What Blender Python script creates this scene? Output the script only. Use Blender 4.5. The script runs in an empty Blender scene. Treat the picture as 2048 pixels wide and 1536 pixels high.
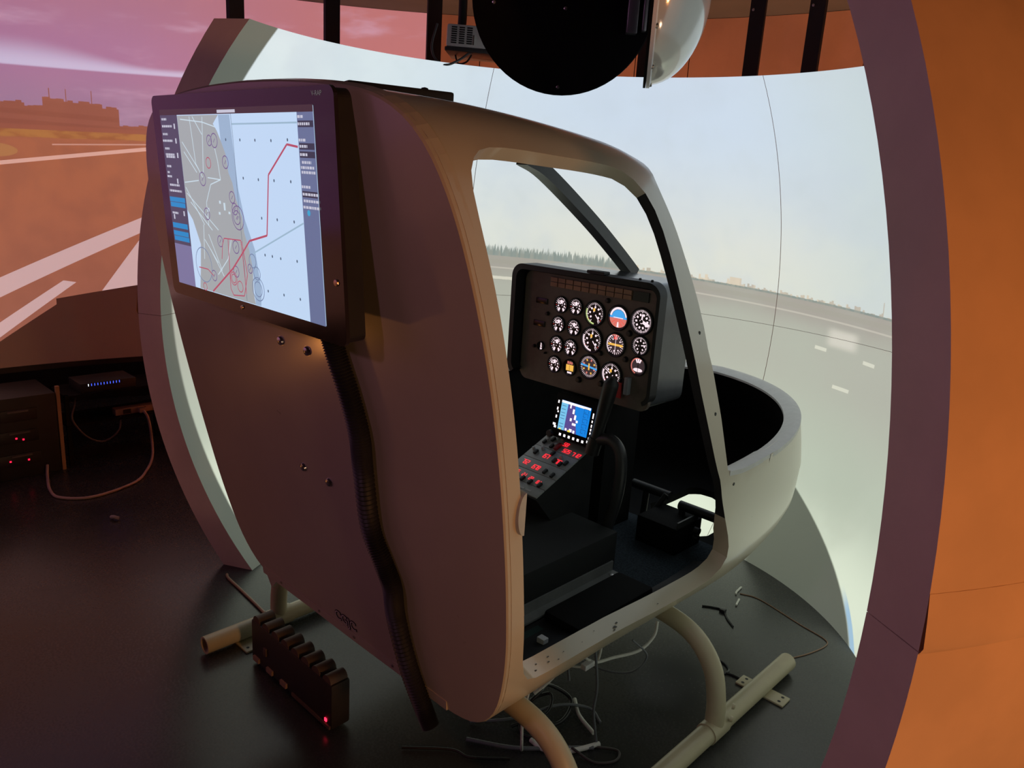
import bpy, bmesh, math, random
from mathutils import Vector, Matrix
from mathutils.geometry import delaunay_2d_cdt
random.seed(7)
C = bpy.context.scene.collection
SC = bpy.context.scene
PI = math.pi

# ------------------------------------------------------------------ camera, world, lights, exposure
cam_d = bpy.data.cameras.new('camera'); cam = bpy.data.objects.new('camera', cam_d); C.objects.link(cam)
cam_d.sensor_width = 36; cam_d.lens = 1540 / 2048 * 36; cam_d.clip_start = 0.02
R_ = ((0.7182241, 0.21981734, -0.66017761), (0.69304501, -0.14146787, 0.70687726), (0.06198996, -0.96522908, -0.25394894))
m = Matrix(((R_[0][0], -R_[0][1], -R_[0][2], 1.5625), (R_[1][0], -R_[1][1], -R_[1][2], 0.0),
            (R_[2][0], -R_[2][1], -R_[2][2], 1.6), (0, 0, 0, 1)))
cam.matrix_world = m
SC.camera = cam
w = bpy.data.worlds.new('world'); SC.world = w; w.use_nodes = True
w.node_tree.nodes['Background'].inputs[0].default_value = (0.5, 0.35, 0.35, 1)
w.node_tree.nodes['Background'].inputs[1].default_value = 0.004
SC.view_settings.view_transform = 'Standard'; SC.view_settings.look = 'None'
SC.view_settings.exposure = 0.0; SC.view_settings.gamma = 1.0; SC.view_settings.use_curve_mapping = False


def spot(name, loc, target, energy, color, size=70, rad=0.08, blend=0.6):
    d = bpy.data.lights.new(name, 'SPOT'); d.energy = energy; d.color = color; d.spot_size = math.radians(size)
    d.spot_blend = blend; d.shadow_soft_size = rad
    o = bpy.data.objects.new(name, d); C.objects.link(o); o.location = loc
    o.rotation_euler = (Vector(target) - Vector(loc)).to_track_quat('-Z', 'Y').to_euler()
    return o


AMBER = (1.0, 0.36, 0.08)
# amber up-lights standing on the floor around the room
spot('amber_uplight', (-2.15, -0.25, 0.12), (-0.6, 1.1, 1.2), 4, AMBER, 80, 0.07)
# added magenta fill behind the visitor, no lamp known there; lifts rims and bulkhead
spot('magenta_fill', (0.9, -1.7, 2.45), (0.9, 1.2, 1.5), 17, (0.90, 0.42, 0.72), 62, 0.10, 0.8)
spot('amber_side_fill', (3.0, 0.70, 1.35), (1.3, 1.2, 1.3), 56, (1.0, 0.41, 0.13), 100, 0.12)  # unseen amber light added to brighten the dome's outer side evenly
spot('warm_side_fill', (2.3, 0.68, 0.15), (0.6, 1.15, 0.9), 10, (1.0, 0.62, 0.40), 70, 0.10)  # unseen warm light added to lift the cabin's door side
spot('amber_uplight', (-0.55, 3.84, 0.10), (-0.75, 3.95, 2.4), 120, (1.0, 0.47, 0.24), 120, 0.05)
spot('amber_uplight', (-1.75, 3.30, 0.10), (-2.0, 3.45, 2.4), 110, (1.0, 0.47, 0.24), 120, 0.05)
spot('amber_uplight', (0.55, 3.84, 0.10), (0.6, 3.95, 2.4), 100, (1.0, 0.47, 0.24), 120, 0.05)


# ------------------------------------------------------------------ materials
def lin(r, g, b):
    f = lambda c: (c / 255 / 12.92) if c / 255 <= 0.04045 else ((c / 255 + 0.055) / 1.055) ** 2.4
    return (f(r), f(g), f(b))


class T:
    """tiny expression builder for shader math"""
    def __init__(s, nt): s.nt = nt
    def math(s, op, a, b=None, c=None):
        n = s.nt.nodes.new('ShaderNodeMath'); n.operation = op
        for i, v in enumerate((a, b, c)):
            if v is None: continue
            if isinstance(v, X): s.nt.links.new(v.k, n.inputs[i])
            else: n.inputs[i].default_value = v
        return X(s, n.outputs[0])
    def ss(s, e0, e1, x):
        n = s.nt.nodes.new('ShaderNodeMapRange'); n.interpolation_type = 'SMOOTHSTEP'
        for i, v in enumerate((x, e0, e1, 0.0, 1.0)):
            if isinstance(v, X): s.nt.links.new(v.k, n.inputs[i])
            else: n.inputs[i].default_value = v
        return X(s, n.outputs[0])
    def mix(s, f, a, b):
        n = s.nt.nodes.new('ShaderNodeMix'); n.data_type = 'RGBA'
        for i, v in ((0, f), (6, a), (7, b)):
            if isinstance(v, X): s.nt.links.new(v.k, n.inputs[i])
            elif isinstance(v, (tuple, list)): n.inputs[i].default_value = (*v[:3], 1)
            else: n.inputs[i].default_value = v
        return X(s, n.outputs[2])
    def noise(s, vec, scale, detail=2, rough=0.5):
        n = s.nt.nodes.new('ShaderNodeTexNoise'); n.inputs['Scale'].default_value = scale
        n.inputs['Detail'].default_value = detail; n.inputs['Roughness'].default_value = rough
        if vec is not None: s.nt.links.new(vec.k, n.inputs['Vector'])
        return X(s, n.outputs[0])
    def white(s, x):
        n = s.nt.nodes.new('ShaderNodeTexWhiteNoise'); n.noise_dimensions = '1D'
        s.nt.links.new(x.k, n.inputs['W']); return X(s, n.outputs[0])
    def vec(s, x, y, z):
        n = s.nt.nodes.new('ShaderNodeCombineXYZ')
        for i, v in enumerate((x, y, z)):
            if isinstance(v, X): s.nt.links.new(v.k, n.inputs[i])
            else: n.inputs[i].default_value = v
        return X(s, n.outputs[0])
    def coords(s):
        t = s.nt.nodes.new('ShaderNodeTexCoord'); p = s.nt.nodes.new('ShaderNodeSeparateXYZ')
        s.nt.links.new(t.outputs['Object'], p.inputs[0])
        return X(s, t.outputs['Object']), X(s, p.outputs[0]), X(s, p.outputs[1]), X(s, p.outputs[2])


class X:
    def __init__(s, t, k): s.t = t; s.k = k
    def __add__(s, o): return s.t.math('ADD', s, o)
    def __radd__(s, o): return s.t.math('ADD', o, s)
    def __sub__(s, o): return s.t.math('SUBTRACT', s, o)
    def __rsub__(s, o): return s.t.math('SUBTRACT', o, s)
    def __mul__(s, o): return s.t.math('MULTIPLY', s, o)
    def __rmul__(s, o): return s.t.math('MULTIPLY', o, s)
    def __truediv__(s, o): return s.t.math('DIVIDE', s, o)
    def gt(s, o): return s.t.math('GREATER_THAN', s, o)
    def lt(s, o): return s.t.math('LESS_THAN', s, o)
    def floor(s): return s.t.math('FLOOR', s)
    def abs(s): return s.t.math('ABSOLUTE', s)
    def min(s, o): return s.t.math('MINIMUM', s, o)
    def max(s, o): return s.t.math('MAXIMUM', s, o)


MATS = {}


def mat(name, col, rough=0.5, metal=0.0, var=0.10, scale=14.0, bump=0.0, bscale=60.0, spec=0.5, emit=None, estr=1.0, coat=0.0):
    if name in MATS: return MATS[name]
    mm = bpy.data.materials.new(name); mm.use_nodes = True; nt = mm.node_tree; t = T(nt)
    b = nt.nodes['Principled BSDF']; v, x, y, z = t.coords()
    n = t.noise(v, scale, 4, 0.6)
    dark = tuple(c * (1 - var) for c in col); lite = tuple(min(1, c * (1 + var)) for c in col)
    nt.links.new(t.mix(t.ss(0.3, 0.7, n), dark, lite).k, b.inputs['Base Color'])
    nt.links.new((n * 0.15 + (rough - 0.07)).k, b.inputs['Roughness'])
    b.inputs['Metallic'].default_value = metal; b.inputs['Specular IOR Level'].default_value = spec
    b.inputs['Coat Weight'].default_value = coat; b.inputs['Coat Roughness'].default_value = 0.12
    if emit:
        b.inputs['Emission Color'].default_value = (*emit, 1); b.inputs['Emission Strength'].default_value = estr
    if bump > 0:
        bn = nt.nodes.new('ShaderNodeBump'); bn.inputs['Strength'].default_value = bump; bn.inputs['Distance'].default_value = 0.004
        nt.links.new(t.noise(v, bscale, 3).k, bn.inputs['Height']); nt.links.new(bn.outputs[0], b.inputs['Normal'])
    MATS[name] = mm
    return mm


def glow(name, rgb, strength=1.0):
    return mat(name, tuple(c * 0.1 for c in rgb), 0.4, emit=rgb, estr=strength)


CREAM = mat('cream_paint', (0.56, 0.485, 0.35), 0.30, var=0.03, scale=5, coat=0.4)
BLACK = mat('black_paint', (0.012, 0.012, 0.013), 0.55, var=0.2)
BLACKGLOSS = mat('black_gloss', (0.008, 0.008, 0.009), 0.2, var=0.1)
BLACKMATT = mat('black_matt', (0.006, 0.006, 0.006), 0.85, var=0.3, spec=0.2)
DARKGREY = mat('dark_grey_plastic', (0.045, 0.047, 0.05), 0.35, var=0.12)
SKIDPAINT = mat('skid_paint', (0.50, 0.44, 0.29), 0.38, var=0.05, scale=9)
STEEL = mat('steel', (0.55, 0.55, 0.55), 0.28, 1.0, var=0.1)
WHITECABLE = mat('white_cable', (0.80, 0.80, 0.74), 0.45, var=0.1)
GREYCABLE = mat('grey_cable', (0.16, 0.17, 0.19), 0.45, var=0.1)
BLACKCABLE = mat('black_cable', (0.018, 0.018, 0.02), 0.4, var=0.1)
CARPET = mat('dark_carpet', (0.045, 0.058, 0.070), 0.95, var=0.35, scale=160, bump=0.7, bscale=240, spec=0.1)
WHITEPLASTIC = mat('white_plastic', (0.78, 0.78, 0.80), 0.4, var=0.04)
RIM = mat('dome_rim_paint', (0.86, 0.66, 0.60), 0.5, var=0.05, scale=6)
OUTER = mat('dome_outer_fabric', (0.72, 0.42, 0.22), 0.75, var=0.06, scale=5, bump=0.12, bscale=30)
NAVY = mat('navy_strap', (0.010, 0.012, 0.022), 0.7, var=0.2)
PANELMAT = mat('amber_wall_panel', (0.62, 0.36, 0.24), 0.6, var=0.05, scale=4)
CEIL = mat('ceiling_paint', (0.035, 0.033, 0.033), 0.8, var=0.2, scale=3)
RUBBER = mat('black_rubber', (0.018, 0.018, 0.019), 0.45, var=0.2)


# ------------------------------------------------------------------ mesh helpers
def link(name, me, mats, parent=None):
    o = bpy.data.objects.new(name, me); C.objects.link(o)
    for k in (mats if isinstance(mats, (list, tuple)) else [mats]): me.materials.append(k)
    if parent is not None:
        o.parent = parent
        l = parent['_w'] if '_w' in parent else (0, 0, 0)
        o.matrix_parent_inverse = Matrix.Translation(-Vector(l))
    return o


def obj(name, bm, mats, parent=None, smooth=False, angle=None):
    bmesh.ops.recalc_face_normals(bm, faces=bm.faces[:])
    me = bpy.data.meshes.new(name); bm.to_mesh(me); bm.free()
    if smooth:
        me.polygons.foreach_set('use_smooth', [True] * len(me.polygons))
        me.set_sharp_from_angle(angle=angle if angle else math.radians(35))
    return link(name, me, mats, parent)


def thing(name, label, cat, loc=(0, 0, 0), group=None):
    o = bpy.data.objects.new(name, None); C.objects.link(o); o.location = loc; o['_w'] = tuple(loc)
    o.empty_display_size = 0.05
    return tag(o, label, cat, group)


def tag(o, label, cat, group=None):
    o['label'] = label; o['category'] = cat
    if group: o['group'] = group
    return o


def box(bm, lo, hi, mi=0, mtx=None, bev=0.0):
    r = bmesh.ops.create_cube(bm, size=1.0)
    vs = r['verts']
    for v in vs:
        v.co = Vector([(lo[i] + hi[i]) / 2 + v.co[i] * (hi[i] - lo[i]) for i in range(3)])
    fs = set(f for v in vs for f in v.link_faces)
    if bev > 0:
        es = list(set(e for v in vs for e in v.link_edges))
        q = bmesh.ops.bevel(bm, geom=es, offset=bev, segments=2, affect='EDGES', profile=0.6)
        fs = set(q['faces']) | set(f for f in fs if f.is_valid)
        vs = list(set(v for f in fs for v in f.verts))
    for f in fs: f.material_index = mi
    if mtx is not None:
        for v in vs: v.co = mtx @ v.co
    return vs


def NB(): return bmesh.new()


def boxobj(name, lo, hi, mt, parent=None, bev=0.0, mtx=None):
    bm = NB(); box(bm, lo, hi, 0, mtx, bev)
    return obj(name, bm, mt, parent, smooth=bev > 0)


def catmull(pts, n=8):
    P = [Vector(p) for p in pts]
    if len(P) < 3: return P
    P = [P[0] * 2 - P[1]] + P + [P[-1] * 2 - P[-2]]
    out = []
    for i in range(1, len(P) - 2):
        for k in range(n):
            t = k / n; a, b, c, d = P[i - 1:i + 3]
            out.append(0.5 * ((2 * b) + (c - a) * t + (2 * a - 5 * b + 4 * c - d) * t * t + (3 * b - a - 3 * c + d) * t ** 3))
    out.append(P[-2]); return out


def tube(bm, pts, r, seg=10, mi=0, caps=True):
    P = [Vector(p) for p in pts]; n = len(P)
    rr = r if isinstance(r, (list, tuple)) else [r] * n
    tan = [(P[min(i + 1, n - 1)] - P[max(i - 1, 0)]).normalized() for i in range(n)]
    up = Vector((0, 0, 1)) if abs(tan[0].z) < 0.9 else Vector((1, 0, 0))
    nrm = (up - tan[0] * up.dot(tan[0])).normalized(); rings = []
    for i in range(n):
        nrm = (nrm - tan[i] * nrm.dot(tan[i])).normalized(); b = tan[i].cross(nrm)
        rings.append([bm.verts.new(P[i] + (nrm * math.cos(a) + b * math.sin(a)) * rr[i]) for a in [2 * PI * k / seg for k in range(seg)]])
    for i in range(n - 1):
        for k in range(seg):
            f = bm.faces.new((rings[i][k], rings[i][(k + 1) % seg], rings[i + 1][(k + 1) % seg], rings[i + 1][k])); f.material_index = mi
    if caps:
        bm.faces.new(rings[0][::-1]).material_index = mi; bm.faces.new(rings[-1]).material_index = mi


def tubeobj(name, pts, r, mt, parent=None, seg=10, n=8):
    bm = NB(); tube(bm, catmull(pts, n), r, seg); return obj(name, bm, mt, parent, smooth=True, angle=math.radians(50))


def lathe(bm, prof, origin, axis, seg=32, mi=0):
    """prof: list of (radius, height along axis)"""
    ax = Vector(axis).normalized(); u = ax.orthogonal().normalized(); v = ax.cross(u); O = Vector(origin); rings = []
    for r, h in prof:
        if r < 1e-6: rings.append([bm.verts.new(O + ax * h)])
        else: rings.append([bm.verts.new(O + ax * h + (u * math.cos(2 * PI * k / seg) + v * math.sin(2 * PI * k / seg)) * r) for k in range(seg)])
    for a, b in zip(rings, rings[1:]):
        for k in range(seg):
            k2 = (k + 1) % seg
            if len(a) == 1 and len(b) == 1: continue
            if len(a) == 1: f = bm.faces.new((a[0], b[k2], b[k]))
            elif len(b) == 1: f = bm.faces.new((a[k], a[k2], b[0]))
            else: f = bm.faces.new((a[k], a[k2], b[k2], b[k]))
            f.material_index = mi
    return rings


def flat(bm, pts, mi=0):
    f = bm.faces.new([bm.verts.new(p) for p in pts]); f.material_index = mi; return f


def rrect(w0, w1, h0, h1, r, seg=6):
    out = []
    for cx_, cy_, a0 in ((w1 - r, h1 - r, 0), (w0 + r, h1 - r, 90), (w0 + r, h0 + r, 180), (w1 - r, h0 + r, 270)):
        for k in range(seg + 1):
            a = math.radians(a0 + 90 * k / seg); out.append((cx_ + r * math.cos(a), cy_ + r * math.sin(a)))
    return out


def textmesh(body, size, align='CENTER', extrude=0.0, offset=0.0):
    cu = bpy.data.curves.new('lettering', 'FONT'); cu.body = body; cu.size = size; cu.align_x = align; cu.align_y = 'CENTER'
    cu.extrude = extrude; cu.offset = offset
    o = bpy.data.objects.new('lettering', cu); C.objects.link(o)
    dg = bpy.context.evaluated_depsgraph_get(); me = bpy.data.meshes.new_from_object(o.evaluated_get(dg))
    bpy.data.objects.remove(o); bpy.data.curves.remove(cu); return me


def frame(origin, xa, ya):
    xa = Vector(xa).normalized(); ya = Vector(ya).normalized(); za = xa.cross(ya).normalized(); O = Vector(origin)
    return Matrix(((xa.x, ya.x, za.x, O.x), (xa.y, ya.y, za.y, O.y), (xa.z, ya.z, za.z, O.z), (0, 0, 0, 1)))


def interp(x, xs, ys):
    if x <= xs[0]: return ys[0]
    for i in range(1, len(xs)):
        if x <= xs[i]:
            return ys[i - 1] + (ys[i] - ys[i - 1]) * (x - xs[i - 1]) / (xs[i] - xs[i - 1])
    return ys[-1]


def clampf(x, a=0.0, b=1.0): return max(a, min(b, x))


# ================================================================== THE ROOM
fm = bpy.data.materials.new('dark_vinyl_floor'); fm.use_nodes = True
nt = fm.node_tree; t = T(nt); b = nt.nodes['Principled BSDF']; v, x, y, z = t.coords()
n1 = t.noise(v, 3, 4); n2 = t.noise(v, 120, 2)
nt.links.new(t.mix(t.ss(0.3, 0.75, n1), (0.030, 0.031, 0.030), (0.044, 0.044, 0.043)).k, b.inputs['Base Color'])
nt.links.new((n2 * 0.10 + n1 * 0.12 + 0.16).k, b.inputs['Roughness'])
bn = nt.nodes.new('ShaderNodeBump'); bn.inputs['Strength'].default_value = 0.02; bn.inputs['Distance'].default_value = 0.003
nt.links.new(t.noise(v, 260, 2).k, bn.inputs['Height']); nt.links.new(bn.outputs[0], b.inputs['Normal'])
WC = (0.0, 1.0); WR = 3.1; WTOP = 2.52; SB = 0.475
bm = NB(); bmesh.ops.create_circle(bm, cap_ends=True, segments=96, radius=4.4, matrix=Matrix.Translation((0, 1.2, 0)))
bmesh.ops.solidify(bm, geom=bm.faces[:], thickness=0.08)
for v_ in bm.verts: v_.co.z = min(v_.co.z, 0.0) if v_.co.z < 0.04 else 0.0
bm.free()
bm = NB(); lathe(bm, [(0, 0), (4.4, 0), (4.4, -0.1), (0, -0.1)], (0, 1.2, 0), (0, 0, 1), 96)
fo = obj('floor', bm, fm); fo['kind'] = 'structure'
bm = NB(); lathe(bm, [(0, WTOP), (4.4, WTOP), (4.4, WTOP + 0.08), (0, WTOP + 0.08)], (0, 1.2, 0), (0, 0, 1), 96)
co = obj('ceiling', bm, CEIL); co['kind'] = 'structure'


def arcwall(bm, a0, a1, z0, z1, r, th, n=None, mi=0, c=WC):
    n = n or max(2, int(abs(a1 - a0) / 2)); g = []
    for i in range(n + 1):
        a = math.radians(a0 + (a1 - a0) * i / n); ca, sa = math.cos(a), math.sin(a)
        g.append([bm.verts.new((c[0] + rr * ca, c[1] + rr * sa, zz)) for rr, zz in ((r, z0), (r, z1), (r + th, z1), (r + th, z0))])
    for p, q in zip(g, g[1:]):
        for k in range(4): bm.faces.new((p[k], q[k], q[(k + 1) % 4], p[(k + 1) % 4])).material_index = mi
    bm.faces.new(g[0]).material_index = mi; bm.faces.new(g[-1][::-1]).material_index = mi


# wall behind the dome, made of upright panels
bm = NB(); arcwall(bm, 20, 136, 0, WTOP, WR + 0.03, 0.05)
wb = obj('wall_back', bm, mat('wall_backing', (0.03, 0.02, 0.016), 0.8)); wb['kind'] = 'structure'
step = 5.65; a = 136.0
while a > 24:
    bm = NB(); arcwall(bm, a - 0.05, a - step + 0.05, 0.0, WTOP - 0.002, WR, 0.026, 3)
    obj('wall_panel', bm, PANELMAT, wb); a -= step
bm = NB(); arcwall(bm, 247, 380, 0, WTOP, WR + 0.9, 0.05)
wr = obj('wall_rear', bm, mat('rear_wall_paint', (0.10, 0.07, 0.06), 0.8)); wr['kind'] = 'structure'
bm = NB(); arcwall(bm, 136, 247, 0, SB + 0.3, WR + 0.85, 0.05)
wl = obj('wall_left', bm, BLACKMATT); wl['kind'] = 'structure'

# ------------------------------------------------------------------ big curved screen at the left with its airport picture
sm_ = bpy.data.materials.new('projected_airfield'); sm_.use_nodes = True; nt = sm_.node_tree; t = T(nt)
b = nt.nodes['Principled BSDF']; v, x, y, z = t.coords()
az = t.math('ARCTAN2', y - WC[1], x - WC[0]) * (180 / PI)
az = az + az.lt(0.0) * 360.0
u = (178.0 - az) / 14.0            # 0 at left picture edge, 1 at the dome rim


def seg_y(a0, z0, a1, z1):        # height of a straight line through two (azimuth, z) points
    k = (z1 - z0) / (a1 - a0); return az * k + (z0 - k * a0)


streak = t.noise(t.vec(az * 0.06 + z * 0.9, z * 4.0, 0.0), 1.6, 4, 0.6)
sky = t.mix(t.ss(1.75, 2.1, z), lin(158, 126, 158), lin(172, 120, 160))
sky = t.mix(t.ss(2.1, 2.5, z), sky, lin(168, 112, 140))
sky = t.mix(t.ss(168.0, 140.0, az), sky, lin(182, 108, 116))
sky = t.mix(t.ss(182.0, 200.0, az), sky, lin(160, 96, 150))  # unseen stretch tinted purple to colour the light on the cabin rear
sky = t.mix(t.ss(0.52, 0.74, streak) * 0.6, sky, lin(206, 168, 196))
zmb = seg_y(177.13, 2.0, 162.08, 2.035)
mist = t.ss(zmb, zmb + 0.012, z) * t.ss(zmb + 0.05 + t.ss(163.0, 176.0, az) * 0.11, zmb + 0.015, z)
sky = t.mix(mist * 0.85, sky, lin(214, 206, 238))
hz = seg_y(177.6, 1.727, 164.7, 1.752) - t.ss(182.0, 205.0, az) * 0.75  # horizon dropped on the unseen stretch so more purple light falls on the cabin
cell = t.white((az * 2.1).floor()) * 0.012
top = hz + 0.01 + cell + az.gt(167.45) * az.lt(174.0) * (0.085 + az.gt(168.9) * 0.02 + az.gt(172.2) * 0.012 - az.lt(169.0) * 0.0) \
    + az.gt(174.0) * 0.075 + az.gt(175.5) * 0.015
mast = ((az - 173.4).abs().lt(0.04) + (az - 172.0).abs().lt(0.035) + (az - 169.8).abs().lt(0.035)) * z.lt(hz + 0.18)
bld = (z.lt(top) + mast).min(1.0)
bcol = t.mix(t.white((z * 40.0).floor()) * 0.35, lin(140, 78, 62), lin(168, 100, 84))
img = t.mix(bld, sky, bcol)
g0 = seg_y(177.6, 1.720, 164.68, 1.745) - 0.02
g1 = seg_y(177.67, 1.66, 164.74, 1.690)
gn = t.noise(v, 9, 3)
ground = t.mix(t.ss(0.4, 1.6, z), lin(150, 92, 78), lin(172, 100, 70))
ground = t.mix(t.ss(0.35, 0.7, gn) * 0.4, ground, lin(142, 84, 66))
grass = t.mix(t.ss(0.4, 0.65, t.noise(t.vec(az * 0.3, z * 12, 0), 2.0, 3)), lin(176, 116, 62), lin(156, 92, 54))
ground = t.mix(z.gt(g1 + (gn - 0.5) * 0.02), ground, grass)
ground = t.mix(z.gt(g0), ground, lin(150, 84, 66))
p2 = (az - 178.6) / 2.2; bz = (z - 1.595) / 0.035
ground = t.mix((p2 * p2 + bz * bz).lt(1.0), ground, lin(178, 120, 74))
l1 = (z - seg_y(177.92, 1.532, 164.78, 1.649)).abs().lt(0.010)
l2 = (z - seg_y(177.86, 1.620, 164.76, 1.672)).abs().lt(0.0035) * az.lt(173.5)
ground = t.mix((l1 * 0.8 + l2 * 0.5).min(1.0), ground, lin(238, 186, 172))
sA = z.lt(seg_y(178.89, 0.955, 166.19, 1.268)) * z.gt(seg_y(179.07, 0.851, 166.57, 1.177))
sB = z.lt(seg_y(179.29, 0.72, 173.61, 0.926)) * z.gt(seg_y(179.42, 0.64, 172.42, 0.916)) * z.lt(seg_y(173.61, 0.930, 172.42, 0.918)) * az.gt(172.3)
sC = z.lt(seg_y(170.05, 0.87, 166.47, 1.135)) * az.gt(150.0)
stripes = (sA + sB + sC).min(1.0)
ground = t.mix(stripes * 0.95, ground, lin(214, 178, 178))
img = t.mix(z.lt(hz - 0.004), img, ground)
lim = seg_y(174.42, 0.830, 166.72, 0.894)
covered = t.math('MAXIMUM', z.gt(lim), az.gt(174.3) * z.gt(seg_y(179.42, 0.62, 174.3, 0.80)))
inframe = t.ss(134.0, 136.5, az) * covered
nt.links.new(img.k, b.inputs['Emission Color']); nt.links.new((inframe * 0.80).k, b.inputs['Emission Strength'])
b.inputs['Base Color'].default_value = (0.5, 0.47, 0.47, 1); b.inputs['Roughness'].default_value = 0.8
scr = thing('projection_screen', 'large curved screen at the left showing a pink sky over an airfield', 'screen', (-3.1, 1.0, SB))
bm = NB(); arcwall(bm, 247, 136, SB, WTOP - 0.002, WR, 0.03, 110)  # stretch behind the camera is added, unseen, as purple light for the cabin rear
obj('screen_surface', bm, sm_, scr)
bm = NB(); arcwall(bm, 247, 137, SB - 0.03, SB - 0.001, WR - 0.004, 0.045, 110)
obj('bottom_edge_rail', bm, BLACK, scr)

# ------------------------------------------------------------------ projection dome (part sphere) round the cockpit
DC = (-0.070, 1.946, 1.013); DR = 1.558; DO = 1.662; DT = 2.077
dm = bpy.data.materials.new('projected_runway_view'); dm.use_nodes = True; nt = dm.node_tree; t = T(nt)
b = nt.nodes['Principled BSDF']; v, x, y, z = t.coords()
az = t.math('ARCTAN2', y - DC[1], x - DC[0]) * (180 / PI)
az = az + az.lt(-90.0) * 360.0
hz = az * 0.00114 + 1.0595
h = z - hz
cl = t.noise(v, 2.6, 5, 0.62); cl2 = t.noise(v, 9.0, 4, 0.6)
sky = t.mix(t.ss(0.02, 0.75, h), lin(224, 224, 213), lin(203, 218, 240))
sky = t.mix(t.ss(100.0, 60.0, az) * 0.8, sky, lin(196, 209, 210))
sky = t.mix(t.ss(120.0, 190.0, az) * 0.75, sky, lin(226, 238, 240))
sky = t.mix(t.ss(0.42, 0.66, cl) * 0.30, sky, lin(190, 202, 222))
sky = t.mix(t.ss(0.50, 0.72, cl2) * 0.14, sky, lin(186, 196, 200))
ground = t.mix(t.ss(-0.04, -0.16, h), lin(152, 140, 134), lin(166, 165, 154))
ground = t.mix(t.ss(-0.30, -0.75, h), ground, lin(180, 190, 173))
ground = t.mix(t.ss(-0.72, -1.05, h), ground, lin(226, 236, 214))
ground = t.mix(t.ss(0.40, 0.70, cl) * 0.35, ground, lin(168, 174, 160))
ground = t.mix(t.ss(0.0, -0.035, h) * 0.0, ground, lin(140, 120, 110))
ground = t.mix((h + 0.03).abs().lt(0.011) * 0.5, ground, lin(148, 140, 128))
ground = t.mix((h + 0.062).abs().lt(0.004) * 0.55, ground, lin(206, 196, 184))
ground = t.mix((h + 0.112 + t.noise(v, 40) * 0.006).abs().lt(0.008) * az.gt(132.0) * 0.8, ground, lin(226, 220, 202))
dash = (h + 0.20 + (75.0 - az) * 0.0008).abs().lt(0.008) * (t.math('PINGPONG', az - 70.0, 4.6)).lt(1.1) * az.gt(65.0) * az.lt(82.0)
dash2 = (h + 0.345).abs().lt(0.008) * (az - 74.0).abs().lt(1.6)
patch = t.ss(3.6, 1.6, (az - 75.5).abs()) * t.ss(0.055, 0.02, (h + 0.135).abs())
ground = t.mix((dash + dash2).min(1.0) * 0.75, ground, lin(224, 222, 204))
ground = t.mix(patch * 0.65, ground, lin(226, 218, 206))
r1 = t.white((az * 2.6).floor()); r2 = t.white((az * 1.15 + 40.0).floor()); r3 = t.noise(t.vec(az * 1.0, 0.0, 0.0), 1.7, 4, 0.7)
r4 = t.noise(t.vec(az * 1.0, 3.0, 0.0), 5.0, 3, 0.8)
trees = az.gt(117.0) * ((r3 - 0.42) * 0.16 + (r4 - 0.45) * 0.12 + 0.024).max(0.004) + az.lt(117.0) * (r3 * 0.012 + r4 * 0.008)
blds = ((r1 * 0.028) * az.lt(117.0) + r2.gt(0.75) * az.lt(117.0) * az.gt(86.0) * 0.014).max((az - 96.5).abs().lt(1.1) * 0.046) \
    + (az - 106.8).abs().lt(0.75) * 0.082 + az.lt(69.0) * r1.gt(0.72) * 0.045
blds = blds + az.gt(117.0) * r1.gt(0.7) * 0.022
isT = h.lt(trees) * h.gt(0.0); isB = h.lt(blds) * h.gt(0.0)
img = t.mix(h.lt(0.0), sky, ground)
tower = (az - 106.8).abs().lt(0.8)
img = t.mix(isB * 0.8, img, t.mix(tower, t.mix(r2, lin(160, 142, 128), lin(226, 200, 170)), lin(104, 136, 142)))
img = t.mix(isT * 0.9, img, t.mix(r1, lin(84, 102, 104), lin(124, 130, 126)))
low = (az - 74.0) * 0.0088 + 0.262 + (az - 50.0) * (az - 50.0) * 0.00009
cov_shadow = t.math('MAXIMUM', t.ss(low - 0.004, low + 0.006, z), t.ss(77.0, 80.0, az))  # lower right kept dark: the cabin's cast shadow is set into this mask
cov_shadow = cov_shadow * (0.35 + 0.65 * t.ss(30.0, 44.0, az)) * t.ss(0.3, -0.3, az - 206.2 + (z - 1.1).max(0.0) * 5.8 + (1.0 - z).max(0.0) * 1.8)
edge_b = cov_shadow * t.ss(low + 0.020, low + 0.016, z) * t.ss(56.0, 50.0, az) * az.gt(34.0)
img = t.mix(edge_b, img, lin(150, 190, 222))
nt.links.new(img.k, b.inputs['Emission Color']); nt.links.new((cov_shadow * 0.80).k, b.inputs['Emission Strength'])
b.inputs['Base Color'].default_value = (0.56, 0.60, 0.55, 1); b.inputs['Roughness'].default_value = 0.75

dome = thing('projection_dome', 'part-spherical white projection dome wrapped round the cockpit', 'projection dome', (DC[0], DC[1], 0))
TH0 = -31.5


def dpt(r, a, zz):
    rho = math.sqrt(max(0, r * r - (zz - DC[2]) ** 2)); return (DC[0] + rho * math.cos(a), DC[1] + rho * math.sin(a), zz)


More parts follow.
